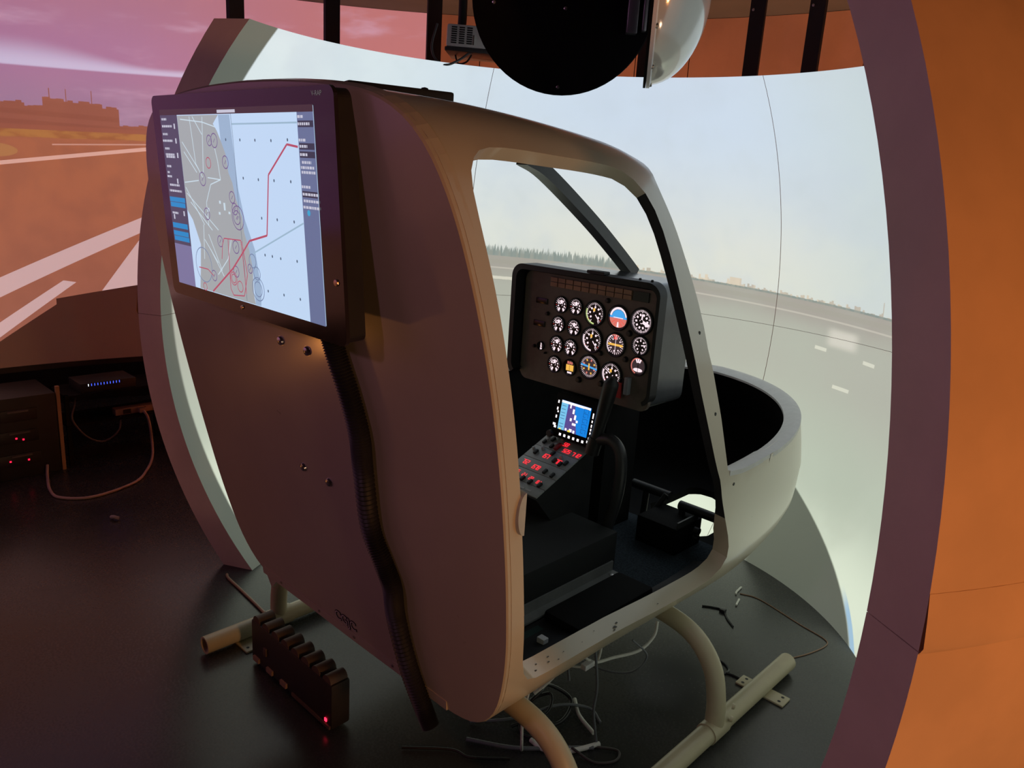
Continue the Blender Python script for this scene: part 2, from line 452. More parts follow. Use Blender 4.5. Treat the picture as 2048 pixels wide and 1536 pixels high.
for k in range(4):
    a0 = math.radians(TH0 + 60 * k) + (0.0009 if k else 0); a1 = math.radians(TH0 + 60 * (k + 1)) - (0.0009 if k < 3 else 0)
    for z0, z1 in ((0.0, DC[2] - 0.0008), (DC[2] + 0.0008, DT)):
        bm = NB()
        NA, NZ = 36, 22; g = {}
        for s, r in ((0, DR), (1, DO)):
            for i in range(NA + 1):
                for j in range(NZ + 1):
                    zz = z0 + (z1 - z0) * j / NZ; g[s, i, j] = bm.verts.new(dpt(r, a0 + (a1 - a0) * i / NA, zz))
        for i in range(NA):
            for j in range(NZ):
                f = bm.faces.new((g[0, i, j], g[0, i, j + 1], g[0, i + 1, j + 1], g[0, i + 1, j])); f.material_index = 0
                f = bm.faces.new((g[1, i, j], g[1, i + 1, j], g[1, i + 1, j + 1], g[1, i, j + 1])); f.material_index = 2
        for i in range(NA):
            for j in (0, NZ):
                bm.faces.new((g[0, i, j], g[0, i + 1, j], g[1, i + 1, j], g[1, i, j])).material_index = 1
        for j in range(NZ):
            for i in (0, NA):
                bm.faces.new((g[0, i, j], g[0, i, j + 1], g[1, i, j + 1], g[1, i, j])).material_index = 1
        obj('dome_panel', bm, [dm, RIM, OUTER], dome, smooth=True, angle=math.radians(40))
    # outer joint flap along the equator
    bm = NB(); NA = 30; rows = []
    for i in range(NA + 1):
        a = a0 + (a1 - a0) * i / NA; wv = 0.004 * math.sin(i * 1.3)
        rows.append([bm.verts.new(dpt(DO + d, a, zz)) for d, zz in ((0.0005, 1.10), (0.004, 1.060 + wv), (0.007 + wv * .6, 1.022), (0.001, 1.010))])
    for p, q in zip(rows, rows[1:]):
        for j in range(3): bm.faces.new((p[j], q[j], q[j + 1], p[j + 1]))
    obj('joint_flap', bm, OUTER, dome, smooth=True, angle=math.radians(60))

# navy hanger straps between ceiling and dome back
HA = [187.3, 171.6, 154.5, 118.6, 101.1, 91.8]
HL = ['navy hanger strap nearest the dome rim above the monitor', 'navy hanger strap second from the left above the dome',
      'navy hanger strap just left of the ceiling projector', 'navy hanger strap behind the black mirror disc',
      'left one of the two navy hanger straps right of the mirror', 'right one of the two navy hanger straps right of the mirror']
for a, lb in zip(HA, HL):
    r = math.radians(a); M = Matrix.Translation((DC[0] + 1.74 * math.cos(r), DC[1] + 1.74 * math.sin(r), 0)) @ Matrix.Rotation(r, 4, 'Z')
    th = thing('hanger_strap', lb, 'strap', tuple(M @ Vector((0, 0, 0))), 'navy straps hanging round the dome')
    boxobj('strap', (-0.012, -0.036, 0.0), (0.012, 0.036, WTOP - 0.002), NAVY, th, mtx=M)
    bm = NB(); lathe(bm, [(0, 0.004), (0.006, 0.003), (0.007, 0)], M @ Vector((-0.012, 0.02, WTOP - 0.06)), M.to_3x3() @ Vector((-1, 0, 0)), 10)
    obj('bolt', bm, STEEL, th, smooth=True)

# ================================================================== THE HELICOPTER CABIN
SEC = [(0, .355), (.20, .357), (.40, .362), (.475, .374), (.514, .392), (.553, .431), (.581, .471), (.597, .516), (.619, .59), (.636, .676),
       (.654, .849), (.660, .954), (.664, 1.034), (.665, 1.095), (.664, 1.2), (.660, 1.273), (.653, 1.342), (.646, 1.40), (.635, 1.456),
       (.622, 1.519), (.601, 1.581), (.583, 1.619), (.563, 1.652), (.543, 1.676), (.511, 1.700), (.478, 1.718), (.44, 1.732), (.38, 1.744),
       (.28, 1.755), (.15, 1.763), (0, 1.766)]
LS = [0]
for p, q in zip(SEC, SEC[1:]): LS.append(LS[-1] + math.hypot(q[0] - p[0], q[1] - p[1]))
TT = [LS[-1] * i / 399 for i in range(400)]


def smooth(a):
    n = len(a); g = lambda i: a[i] if 0 <= i < n else (2 * a[0] - a[-i] if i < 0 else 2 * a[-1] - a[2 * n - 2 - i])
    return [sum(g(i + d) for d in range(-7, 8)) / 15 for i in range(n)]


SX = smooth(smooth([interp(t_, LS, [s[0] for s in SEC]) for t_ in TT])); SZ = smooth([interp(t_, LS, [s[1] for s in SEC]) for t_ in TT])
DTT = TT[1]


def sec_at(t_):
    k = clampf(t_ / DTT, 0, 398.999); i = int(k); f = k - i
    return SX[i] * (1 - f) + SX[i + 1] * f, SZ[i] * (1 - f) + SZ[i + 1] * f


def t_of_z(zz):
    for i in range(399):
        if SZ[i] <= zz <= SZ[i + 1]: return TT[i] + DTT * (zz - SZ[i]) / (SZ[i + 1] - SZ[i] + 1e-9)
    return TT[-1] if zz > 1 else 0


def yrear(zz): return 1.077 - 0.2 * (zz - 0.5)


NZS = [.355, .37, .43, .52, .65, .75, .86]; NYS = [2.4, 2.8, 3.1, 3.2, 3.18, 3.1, 3.0]; Y1 = 1.9; EX = 2.2


def ynose(zz): return interp(zz, NZS, NYS)


def chine(xx, yy, zz): return xx + 0.02 * math.exp(-((zz - .47) / .12) ** 2) * clampf((yy - 1.5) / .6) * (xx / .55)


def PS(yy, t_):
    x0, z0 = sec_at(t_)
    g = clampf((z0 - .85) / .8); s = clampf((yy - 1.0) / .6, 0, 2) ** 1.5
    xx = x0 * (1 - .17 * g * s); zz = z0 - .03 * g * s * clampf(z0 - 1.2) * 2
    if t_ > 1.85: zz -= 0.05 * clampf((yy - 1.55) / .25) ** 2 * clampf((t_ - 1.85) / .2)
    if yy > Y1 and z0 < 0.95:
        uu = clampf((yy - Y1) / (ynose(z0) - Y1)); xx *= (1 - uu ** EX) ** (1 / EX)
    return Vector((chine(xx, yy, zz) if z0 < .9 else xx, yy, zz))


def inside(pt, poly):
    x_, y_ = pt; c = False; n = len(poly)
    for i in range(n):
        (xa, ya), (xb, yb) = poly[i], poly[i - 1]
        if (ya > y_) != (yb > y_) and x_ < (xb - xa) * (y_ - ya) / (yb - ya) + xa: c = not c
    return c


def densify(poly, d=0.03, closed=True):
    out = []
    n = len(poly)
    for i in range(n if closed else n - 1):
        a_, b_ = poly[i], poly[(i + 1) % n]; k = max(1, int(math.hypot(b_[0] - a_[0], b_[1] - a_[1]) / d))
        for j in range(k): out.append((a_[0] + (b_[0] - a_[0]) * j / k, a_[1] + (b_[1] - a_[1]) * j / k))
    return out


def smooth_poly(poly, keep=()):
    P = [Vector((*p, 0)) for p in poly]; n = len(P)
    return [tuple((P[i - 1] + P[i] * 2 + P[(i + 1) % n]).xy / 4) if i not in keep else poly[i] for i in range(n)]


def cdt_patch(outer, holes, grid):
    vs = []; es = []
    for poly in [outer] + holes:
        b0 = len(vs); vs += [Vector(p) for p in poly]; n = len(poly); es += [(b0 + i, b0 + (i + 1) % n) for i in range(n)]
    xs = [p[0] for p in outer]; ys = [p[1] for p in outer]
    y_ = min(ys) + grid / 2; bd = [Vector(p) for p in vs]
    while y_ < max(ys):
        x_ = min(xs) + grid / 2
        while x_ < max(xs):
            if inside((x_, y_), outer) and not any(inside((x_, y_), h_) for h_ in holes):
                p = Vector((x_, y_))
                if all((p - q).length_squared > (grid * .5) ** 2 for q in bd): vs.append(p)
            x_ += grid
        y_ += grid
    V2, _, F2, *_r = delaunay_2d_cdt(vs, es, [], 0, 1e-5)
    keep = []
    for f in F2:
        c_ = sum((V2[i] for i in f), Vector((0, 0))) / 3
        if inside(c_, outer) and not any(inside(c_, h_) for h_ in holes): keep.append(f)
    return V2, keep


def shell(bm, V2, F2, fn, thf, rim_mi, mirror):
    """offset a parametric patch into a closed shell; material 0 outside, 1 inside"""
    e = 1e-3; o, i_ = [], []
    for p in V2:
        P0 = fn(p.x, p.y); du = fn(p.x + e, p.y) - fn(p.x - e, p.y); dv = fn(p.x, p.y + e) - fn(p.x, p.y - e)
        n = du.cross(dv)
        n = n.normalized() if n.length > 1e-12 else Vector((1, 0, 0))
        th = thf(p); Q = P0 - n * th
        if P0.x < th and Q.x < 0: Q.x = 0
        if mirror: P0 = Vector((-P0.x, P0.y, P0.z)); Q = Vector((-Q.x, Q.y, Q.z))
        o.append(bm.verts.new(P0)); i_.append(bm.verts.new(Q))
    cnt = {}
    for f in F2:
        try:
            bm.faces.new([o[k] for k in f]).material_index = 0
            bm.faces.new([i_[k] for k in f][::-1]).material_index = 1
        except ValueError: continue
        for k in range(3):
            ed = (f[k], f[(k + 1) % 3]); ks = tuple(sorted(ed)); cnt.setdefault(ks, []).append(ed)
    for ks, l in cnt.items():
        if len(l) == 1:
            a_, b_ = l[0]; mi = rim_mi((V2[a_] + V2[b_]) / 2)
            if mi is None: continue
            try: bm.faces.new((o[b_], o[a_], i_[a_], i_[b_])).material_index = mi
            except ValueError: pass


HOLE = [(0.931, 1.812), (0.95, 1.828), (0.973, 1.836), (1.025, 1.838), (1.118, 1.838), (1.175, 1.838), (1.28, 1.841), (1.395, 1.843), (1.46, 1.84), (1.516, 1.822),
        (1.556, 1.787), (1.580, 1.745), (1.598, 1.69), (1.613, 1.632), (1.628, 1.574), (1.648, 1.503), (1.666, 1.44), (1.684, 1.386),
        (1.722, 1.269), (1.768, 1.147), (1.805, 1.047), (1.849, 0.96), (1.925, 0.847), (1.962, 0.801), (1.992, 0.751), (2.005, 0.711), (1.99, 0.675),
        (1.94, 0.650), (1.88, 0.640), (1.718, 0.640), (1.53, 0.652), (1.362, 0.662), (1.221, 0.668), (1.17, 0.672), (1.140, 0.684), (1.114, 0.717), (1.095, 0.767),
        (1.072, 0.872), (1.043, 1.005), (0.998, 1.231), (0.962, 1.411), (0.936, 1.548), (0.917, 1.649), (0.908, 1.699), (0.905, 1.755), (0.912, 1.787)]
PIL = [(1.863, 1.035), (1.835, 1.181), (1.802, 1.313), (1.780, 1.373), (1.768, 1.44), (1.755, 1.494), (1.734, 1.561), (1.714, 1.619),
       (1.694, 1.686), (1.674, 1.757), (1.668, 1.803), (1.678, 1.86), (1.70, 1.95), (1.73, 2.10), (1.745, 2.25), (1.75, LS[-1])]
TR = 1.02; YJ = 2.15
outer = []
for i in range(60):
    t_ = LS[-1] * i / 59
    outer.append((yrear(sec_at(t_)[1]), t_))
outer = outer[:-1] + [(yrear(1.766), LS[-1])]
outer = outer + densify([(yrear(1.766), LS[-1]), PIL[-1]], 0.05, False)[1:] + densify(PIL[::-1], 0.03, False) + [PIL[0]]
rimpts = [(1.90, 1.026), (1.95, TR), (2.0, TR), (2.05, TR), (2.10, TR), (YJ, TR)]
outer += rimpts + densify([(YJ, TR), (YJ, 0.0)], 0.0425, False)[1:] + [(YJ, 0.0)] + densify([(YJ, 0.0), outer[0]], 0.05, False)[1:]
hole = densify(smooth_poly(densify(HOLE, 0.03)), 0.03)
heli = thing('helicopter_cabin', 'cream helicopter cockpit shell cut off behind the seats standing on skids', 'helicopter simulator', (0, 1.6, 0.0))


def rimat(p):
    if p.y > LS[-1] - 1e-3 or p.y < 1e-3: return None
    if p.x > 1.50 and 0.62 < p.y < 1.80 and p.x < 2.1 and inside((p.x - 0.02, p.y), hole) and (p.y > 0.86): return 1
    return 0


def thick(p):
    k = clampf((p.x - 1.42) / .12) * clampf((p.y - .80) / .12)
    top = .05 - .016 * clampf((p.y - 1.70) / .08)
    return top * (1 - k) + .024 * k


hole_l = [(p[0], p[1] + (.17 * clampf((p[1] - 1.45) / .30))) for p in hole]
V2, F2 = cdt_patch(outer, [hole], 0.032)
bm = NB()
shell(bm, V2, F2, PS, thick, rimat, False)
V2, F2 = cdt_patch(outer, [hole_l], 0.032)
shell(bm, V2, F2, PS, lambda p: .02, rimat, True)
bmesh.ops.remove_doubles(bm, verts=bm.verts[:], dist=2e-4)
obj('cabin_frame', bm, [CREAM, BLACK], heli, smooth=True, angle=math.radians(40))


# nose bowl
def PN(q, t_):
    x0, z0 = sec_at(t_); yn = ynose(z0); u0 = clampf((YJ - .012 - Y1) / (yn - Y1), 0, .98)
    s0 = math.asin(u0 ** (EX / 2)); s = s0 + (PI / 2 - s0) * q
    xx = x0 * max(0, math.cos(s)) ** (2 / EX); yy = Y1 + (yn - Y1) * math.sin(s) ** (2 / EX)
    zz = z0 + 0.02 * q * q * clampf((z0 - .5) / .36)
    return Vector((chine(xx, yy, z0), yy, zz))


NQ = 44; QS = 1.3
ncorn = [(0, 0), (QS, 0), (QS, TR), (0, TR)]
nout = densify(ncorn[:2], 0.035, False) + densify(ncorn[1:3], 0.035, False) + densify([(QS, TR), (0, TR)], 0.03, False) + densify([(0, TR), (0, 0)], 0.0425, False)
chin = densify([(.30 * QS, .22), (.62 * QS, .15), (.93 * QS, .27), (.93 * QS, .44), (.80 * QS, .465), (.45 * QS, .47), (.30 * QS, .42)], 0.03)


def nrim(p):
    if p.y > TR - 1e-3: return 0
    if p.y < 1e-3 or p.x < 1e-3 or p.x > QS - 1e-3: return None
    return 1


V2, F2 = cdt_patch(nout, [chin], 0.033)
PNS = lambda u_, t_: PN(clampf(u_ / QS), clampf(t_, 0, TR))
bm = NB(); shell(bm, V2, F2, PNS, lambda p: .03, nrim, False)
V2, F2 = cdt_patch(nout, [], 0.033); shell(bm, V2, F2, PNS, lambda p: .03, nrim, True)
bmesh.ops.remove_doubles(bm, verts=bm.verts[:], dist=3e-4)
nose = obj('nose_shell', bm, [CREAM, BLACKMATT], heli, smooth=True, angle=math.radians(42))
# pale rubbed rim along the windscreen cut-out
bm = NB(); rows = []
path = []
for k in range(0, 9): yy = 1.872 + (YJ - 1.872) * k / 8; path.append(PS(yy, interp(yy, [1.863, 1.95], [1.03, TR])))
for k in range(1, NQ + 1): path.append(PN(k / NQ, TR))
path = path + [Vector((-p.x, p.y, p.z)) for p in path[::-1][1:]]
n = len(path)
for k in range(n):
    tg = (path[min(k + 1, n - 1)] - path[max(k - 1, 0)]).normalized(); out_ = Vector((tg.y, -tg.x, 0)).normalized()
    p = path[k]
    rows.append([bm.verts.new(p + out_ * a_ + Vector((0, 0, b_))) for a_, b_ in ((0.002, -0.012), (0.002, 0.002), (-0.022, 0.004), (-0.055, -0.012), (-0.055, -0.020), (-0.02, -0.012))])
for p, q in zip(rows, rows[1:]):
    for k in range(6): bm.faces.new((p[k], q[k], q[(k + 1) % 6], p[(k + 1) % 6]))
bm.faces.new(rows[0]); bm.faces.new(rows[-1][::-1])
ro = obj('windscreen_rim', bm, mat('pale_rim', (0.66, 0.65, 0.62), 0.45, var=0.06, scale=30), heli, smooth=True)
ro['label'] = 'pale bare edge of the windscreen cut-out'

# rear bulkhead
half = [(sec_at(LS[-1] * i / 79)) for i in range(80)]
ring = [(x_ - 0.001, z_) for x_, z_ in half if x_ > .001]; ring = ring + [(-x_, z_) for x_, z_ in ring[::-1]]


BD = 0.010
def rearpt(x_, z_, d=0.0): return Vector((x_, yrear(z_) - d * 0.9806, z_ - d * 0.1961))


bm = NB(); fr = [bm.verts.new(rearpt(x_ * .996, .95 + (z_ - .95) * .996, 0.012)) for x_, z_ in ring]; md = [bm.verts.new(rearpt(x_, z_, 0.008)) for x_, z_ in ring]; bk = [bm.verts.new(rearpt(x_, z_, -0.02)) for x_, z_ in ring]
bm.faces.new(fr); bm.faces.new(bk[::-1])
for k in range(len(ring)):
    for A_, B_ in ((fr, md), (md, bk)): bm.faces.new((A_[k], B_[k], B_[(k + 1) % len(ring)], A_[(k + 1) % len(ring)]))
bulk = obj('rear_bulkhead', bm, CREAM, heli)
bm = NB()
lip = [rearpt(-0.47, .392, .014), rearpt(0.40, .392, .014), rearpt(0.40, .366, .016), rearpt(-0.47, .366, .016)]
A_ = [bm.verts.new(p) for p in lip]; B_ = [bm.verts.new(p + Vector((0, .03, 0))) for p in lip]
bm.faces.new(A_); bm.faces.new(B_[::-1])
for k in range(4): bm.faces.new((A_[k], B_[k], B_[(k + 1) % 4], A_[(k + 1) % 4]))
obj('bottom_lip', bm, CREAM, bulk)
NRM = Vector((0, -0.9806, -0.1961))
for x_, z_ in ((-.056, 1.205), (.058, 1.202), (-.071, .866), (.043, .861)):
    bm = NB(); lathe(bm, [(0, .009), (.005, .0085), (.010, .006), (.0115, .001), (.0125, .001), (.0125, 0)], rearpt(x_, z_, .0115), NRM, 16)
    obj('bolt', bm, STEEL, bulk, smooth=True)
for x_ in (-.36, -.15, .021, .19):
    bm = NB(); lathe(bm, [(0, .002), (.004, .0015), (.005, 0)], rearpt(x_, .379, .0155), NRM, 10)
    obj('rivet', bm, mat('rivet', (.25, .2, .16), .5), bulk, smooth=True)
for dx, zz in ((-.44, .35),):
    bm = NB(); pts = [rearpt(dx - .02, .372, .012), rearpt(dx + .05, .372, .012), rearpt(dx - .005, .318, .012)]
    A_ = [bm.verts.new(p) for p in pts]; B_ = [bm.verts.new(p + Vector((0, .012, 0))) for p in pts]
    bm.faces.new(A_); bm.faces.new(B_[::-1])
    for k in range(3): bm.faces.new((A_[k], B_[k], B_[(k + 1) % 3], A_[(k + 1) % 3]))
    obj('bracket_tab', bm, CREAM, bulk)
# outlined maker's lettering low on the bulkhead
UP = Vector((0, -0.1961, 0.9806))
for txt, off, mt_, d_ in (('CGJC', 0.0022, mat('logo_black', (.006, .006, .006), .5), .0130), ('CGJC', 0.0, mat('logo_fill', (.62, .55, .55), .5), .0138)):
    me = textmesh(txt, 0.042, offset=off); me.transform(frame(rearpt(-.012, .415, d_), (1, 0, 0), UP)); link('maker_lettering', me, mt_, bulk)

# door latch cover on the rear door post
bm = NB()
c0 = Vector((0.669, 1.006, 0.99)); prof = [(.036 * math.cos(a), .044 * math.sin(a)) for a in [PI / 2 + PI * k / 16 for k in range(17)]]
A_ = [bm.verts.new(c0 + Vector((0, p[0] * .55 + .012, p[1]))) for p in prof]; B_ = [bm.verts.new(c0 + Vector((-.03, p[0] * .6 + .012, p[1] * 1.08))) for p in prof]
bm.faces.new(A_); bm.faces.new(B_[::-1])
for k in range(len(A_)): bm.faces.new((A_[k], B_[k], B_[(k + 1) % len(A_)], A_[(k + 1) % len(A_)]))
lo_ = obj('latch_cover', bm, mat('latch_grey', (.50, .53, .50), .35), heli); lo_['label'] = 'pale grey half-round latch cover'

# windscreen centre post
post = catmull([(0, 1.66, 1.665), (0, 1.76, 1.628), (0, 1.98, 1.50), (0, 2.14, 1.395), (0, 2.25, 1.318)], 6)
bm = NB(); rows = []
for k, p in enumerate(post):
    tg = (post[min(k + 1, len(post) - 1)] - post[max(k - 1, 0)]).normalized(); nn = Vector((0, -tg.z, tg.y))
    rows.append([bm.verts.new(p + Vector((sx_, 0, 0)) + nn * d_) for sx_, d_ in ((-.022, .018), (.022, .018), (.022, -.018), (-.022, -.018))])
for p, q in zip(rows, rows[1:]):
    for k in range(4): bm.faces.new((p[k], q[k], q[(k + 1) % 4], p[(k + 1) % 4]))
bm.faces.new(rows[0]); bm.faces.new(rows[-1][::-1])
obj('windscreen_post', bm, DARKGREY, heli)
# screws on pillar / nose and chips on the sill
for yy, t_ in ((1.735, 1.42), (1.905, 0.985), (1.80, 1.20)):
    p = PS(yy, t_); bm = NB(); lathe(bm, [(0, .0015), (.005, .001), (.0055, -.003)], p, (1, 0, 0), 8); obj('screw', bm, BLACK, heli, smooth=True)
# small grey placard on the nose
bm = NB(); e1, e2 = PN(.055, .60), PN(.11, .60)
def plq(i, j):
    a_, b_ = i / 6, j / 3; A, B, Cc, D = (.264, .515), (.308, .549), (.264, .549), (.205, .522)
    q_ = [((D[k] * (1 - a_) + Cc[k] * a_) * (1 - b_) + (A[k] * (1 - a_) + B[k] * a_) * b_) for k in (0, 1)]; return PN(*q_)


g = [[plq(i, j) for j in range(4)] for i in range(7)]
gg = [[bm.verts.new(p + (p - Vector((0, 1.9, .75))).normalized() * .0025) for p in r_] for r_ in g]
for i in range(6):
    for j in range(3): bm.faces.new((gg[i][j], gg[i + 1][j], gg[i + 1][j + 1], gg[i][j + 1])).material_index = 0 if j == 1 or i % 2 else 0
pl = obj('placard', bm, mat('placard_grey', (.22, .23, .21), .5, var=.4, scale=180), heli); pl['label'] = 'small grey printed placard'
bm = NB()
for i in range(5):
    for j in (0, 1):
        flat(bm, [plq(u_, v_) + (plq(u_, v_) - Vector((0, 1.9, .75))).normalized() * .0035 for u_, v_ in ((.4 + 1.1 * i, .5 + 1.3 * j), (1.2 + 1.1 * i, .5 + 1.3 * j), (1.2 + 1.1 * i, 1.2 + 1.3 * j), (.4 + 1.1 * i, 1.2 + 1.3 * j))])
pp_ = obj('placard_print', bm, mat('placard_print', (.5, .5, .45), .5), pl); pp_['kind'] = 'stuff'
# chipped paint on the door sill
def sill(yy, a_, dy=0.0):
    t_ = interp(yy, [1.17, 1.22, 1.36, 1.53, 1.72, 1.88, 1.94], [.672, .668, .662, .652, .640, .640, .650]); e = 1e-3
    du = (PS(yy + e, t_) - PS(yy - e, t_)).normalized(); dv = (PS(yy, t_ + e) - PS(yy, t_ - e)).normalized(); n_ = du.cross(dv).normalized()
    return PS(yy + dy, t_) - n_ * a_ + dv * .0022


for yy, a_, s_ in ((1.50, .012, .011), (1.515, .020, .007), (1.49, .006, .006), (1.19, .015, .006), (1.205, .028, .004), (1.24, .018, .005), (1.25, .030, .005), (1.27, .012, .004), (1.30, .022, .003), (1.37, .02, .003), (1.43, .03, .003), (1.70, .015, .004)):
    bm = NB(); flat(bm, [sill(yy, a_ + s_ * .5 * math.sin(a) * random.uniform(.5, 1), s_ * math.cos(a) * random.uniform(.5, 1)) for a in [2 * PI * k / 7 for k in range(7)]])
    obj('paint_chip', bm, mat('chip_dark', (.10, .095, .085), .7), heli)

# skids
HSK = 0.6875; RS = 0.030
for sg in (1, -1):
    bm = NB(); pts = [(HSK * sg, 0.985, RS + .006), (HSK * sg, 1.3, RS + .006), (HSK * sg, 1.9, RS + .006), (HSK * sg, 2.44, RS + .006)]
    lathe(bm, [(.024, 0), (RS, 0), (RS, 1.455), (.024, 1.455), (.024, 1.40), (0, 1.40)], (HSK * sg, 0.985, RS + .006), (0, 1, 0), 24)
    lathe(bm, [(.024, 0), (.024, .06), (0, .06)], (HSK * sg, 0.985, RS + .006), (0, 1, 0), 24)
    sk = obj('skid_tube', bm, SKIDPAINT, heli, smooth=True, angle=math.radians(40))
    for yy in (1.28, 1.95):
        for dz in (.02, .065):
            bm = NB(); lathe(bm, [(0, .010), (.008, .008), (.010, 0)], (HSK * sg + .030 * sg, yy + .02, .045 + dz), (sg, .3, 0), 12); obj('bolt', bm, SKIDPAINT, sk, smooth=True)
    for yy in (1.12, 2.26):
        bm = NB(); box(bm, (HSK * sg - .085, yy - .030, .0), (HSK * sg + .085, yy + .030, .008), bev=.004)
        pt = obj('floor_plate', bm, SKIDPAINT, sk, smooth=True)
        for dx in (-.065, .065):
            for dy in (-.014, .014):
                bm = NB(); lathe(bm, [(0, .0004), (.0055, .0004), (.0055, 0)], (HSK * sg + dx, yy + dy, .008), (0, 0, 1), 10); obj('plate_hole', bm, BLACK, sk)
for yy in (1.26, 1.93):
    pts = [(-HSK, yy, .045), (-.683, yy, .13), (-.655, yy, .23), (-.58, yy, .305), (-.46, yy, .332), (-.25, yy, .335), (0, yy, .335)]
    pts = pts + [(-p[0], p[1], p[2]) for p in pts[::-1][1:]]
    ct = tubeobj('cross_tube', pts, .029, SKIDPAINT, heli, seg=18, n=6)
    for sg in (1, -1):
        bm = NB(); tube(bm, [(HSK * sg, yy - .045, RS + .006), (HSK * sg, yy + .045, RS + .006)], .034, 20); obj('saddle_clamp', bm, SKIDPAINT, ct, smooth=True)

# cabin floor with carpet, open well beside the seat box
boxobj('floor_pan', (-.44, 1.12, .398), (.44, 1.86, .406), BLACKMATT, heli)
boxobj('floor_pan', (-.49, 1.87, .385), (.49, 2.30, .410), BLACKMATT, heli)
cp = boxobj('carpet', (-.50, 1.865, .410), (.50, 2.30, .420), CARPET, heli, bev=.003); cp['label'] = 'dark blue-grey cabin carpet'
boxobj('seat_box', (-.44, 1.12, .407), (.29, 1.90, .545), mat('seat_box_black', (.012, .014, .014), .85, var=.15), heli, bev=.006)
bm = NB(); box(bm, (.292, 1.14, .415), (.330, 1.88, .421)); box(bm, (.292, 1.14, .421), (.298, 1.88, .452))
rl = obj('seat_rail', bm, mat('rail_grey', (.20, .205, .20), .35), heli)
bm = NB(); lathe(bm, [(0, .003), (.008, .002), (.009, 0)], (.315, 1.85, .421), (0, 0, 1), 10); obj('bolt', bm, STEEL, rl, smooth=True)
bm = NB(); pts = [(.292, 1.12, .53), (.292, 1.34, .50), (.292, 1.24, .43), (.292, 1.12, .41)]
A_ = [bm.verts.new(p) for p in pts]; B_ = [bm.verts.new((p[0] + .006, p[1], p[2])) for p in pts]; bm.faces.new(A_); bm.faces.new(B_[::-1])
for k in range(4): bm.faces.new((A_[k], B_[k], B_[(k + 1) % 4], A_[(k + 1) % 4]))
gs = obj('gusset_plate', bm, mat('gusset_grey', (.16, .17, .15), .5), heli)
bm = NB(); lathe(bm, [(0, .0008), (.012, .0008), (.012, 0)], (.2981, 1.21, .475), (1, 0, 0), 14); obj('bolt_hole', bm, BLACK, gs)
# black plate lying on the roof
rb = thing('roof_plate', 'flat black bar lying on the cabin roof behind the monitor', 'plate', (0.1, 1.25, 1.765))
bm = NB(); box(bm, (-.13, -.035, 0), (.13, .035, .030), bev=.006, mtx=Matrix.Translation((.03, 1.185, 1.766)) @ Matrix.Rotation(math.radians(72), 4, 'Z'))
obj('bar', bm, BLACK, rb, smooth=True)
bm = NB(); lathe(bm, [(0, .008), (.008, .006), (.010, 0)], (.05, 1.25, 1.7955), (0, 0, 1), 12); obj('bolt', bm, BLACK, rb, smooth=True)

# ================================================================== MONITOR ON THE BULKHEAD
MX0, MX1, MZ0, MZ1 = -.376, .377, 1.280, 1.740


def monpt(x_, z_, d=0.0):      # d = out of the glass towards the viewer
    return Vector((x_, 0.8155 - 0.07 * (z_ - 1.236) - d, z_ - 0.07 * d))


mon = thing('wall_monitor', 'black flat monitor showing a flight map on the rear of the cabin', 'monitor', (0, .80, MZ0))


def monslab(name, x0, x1, z0, z1, r, d0, d1, mt, parent, seg=6):
    bm = NB(); P = rrect(x0, x1, z0, z1, r, seg)
    A_ = [bm.verts.new(monpt(p[0], p[1], d1)) for p in P]; B_ = [bm.verts.new(monpt(p[0], p[1], d0)) for p in P]
    bm.faces.new(A_); bm.faces.new(B_[::-1])
    for k in range(len(P)): bm.faces.new((A_[k], B_[k], B_[(k + 1) % len(P)], A_[(k + 1) % len(P)]))
    return obj(name, bm, mt, parent)


BEZ = mat('monitor_bezel', (.020, .013, .010), .16, var=.1, coat=.5)
monslab('back_case', MX0 + .004, MX1 - .004, MZ0 + .004, MZ1 - .004, .016, -.046, -.0085, mat('monitor_case', (.018, .017, .018), .4), mon)
bz = monslab('bezel', MX0, MX1, MZ0, MZ1, .018, -.008, 0.0, BEZ, mon)
SX0, SX1, SZ0, SZ1 = -.335, .312, 1.310, 1.709
monslab('wall_mount', -.12, .12, 1.42, 1.62, .01, -.085, -.047, BLACK, mon)
for x_, z_ in ((-.02, 1.296),):
    bm = NB(); lathe(bm, [(0, .004), (.004, .003), (.005, 0)], monpt(x_, z_, 0), (0, -1, -.07), 10); obj('sensor_stud', bm, mat('brass_stud', (.6, .45, .3), .3, 1.0), mon, smooth=True)
bm = NB(); lathe(bm, [(0, .004), (.006, .003), (.007, 0)], monpt(.355, 1.40, 0), (0, -1, -.07), 10); obj('power_button', bm, mat('brass_stud', (.6, .45, .3)), mon, smooth=True)
me = textmesh('V-RAP', .012); me.transform(frame(monpt(.325, 1.727, .0006), (1, 0, 0), (0, -.07, 1))); link('maker_mark', me, glow('mark_white', (.35, .33, .33), .3), bz)


def suv(u_, v_, d): return monpt(SX0 + (SX1 - SX0) * u_, SZ0 + (SZ1 - SZ0) * v_, d)


def spoly(bm, pts, d): flat(bm, [suv(u_, v_, d) for u_, v_ in pts])


ASP = (SX1 - SX0) / (SZ1 - SZ0)


def sline(bm, pts, wd, d):
    for (u0, v0), (u1, v1) in zip(pts, pts[1:]):
        dx, dy = (u1 - u0) * ASP, v1 - v0; l = math.hypot(dx, dy) or 1; nx, ny = -dy / l * wd / ASP, dx / l * wd
        spoly(bm, [(u0 + nx, v0 + ny), (u0 - nx, v0 - ny), (u1 - nx, v1 - ny), (u1 + nx, v1 + ny)], d)


def scirc(bm, c, r, wd, d, sq=1.0):
    pts = [(c[0] + r / ASP * math.cos(a), c[1] + r * sq * math.sin(a)) for a in [2 * PI * k / 28 for k in range(29)]]; sline(bm, pts, wd, d)


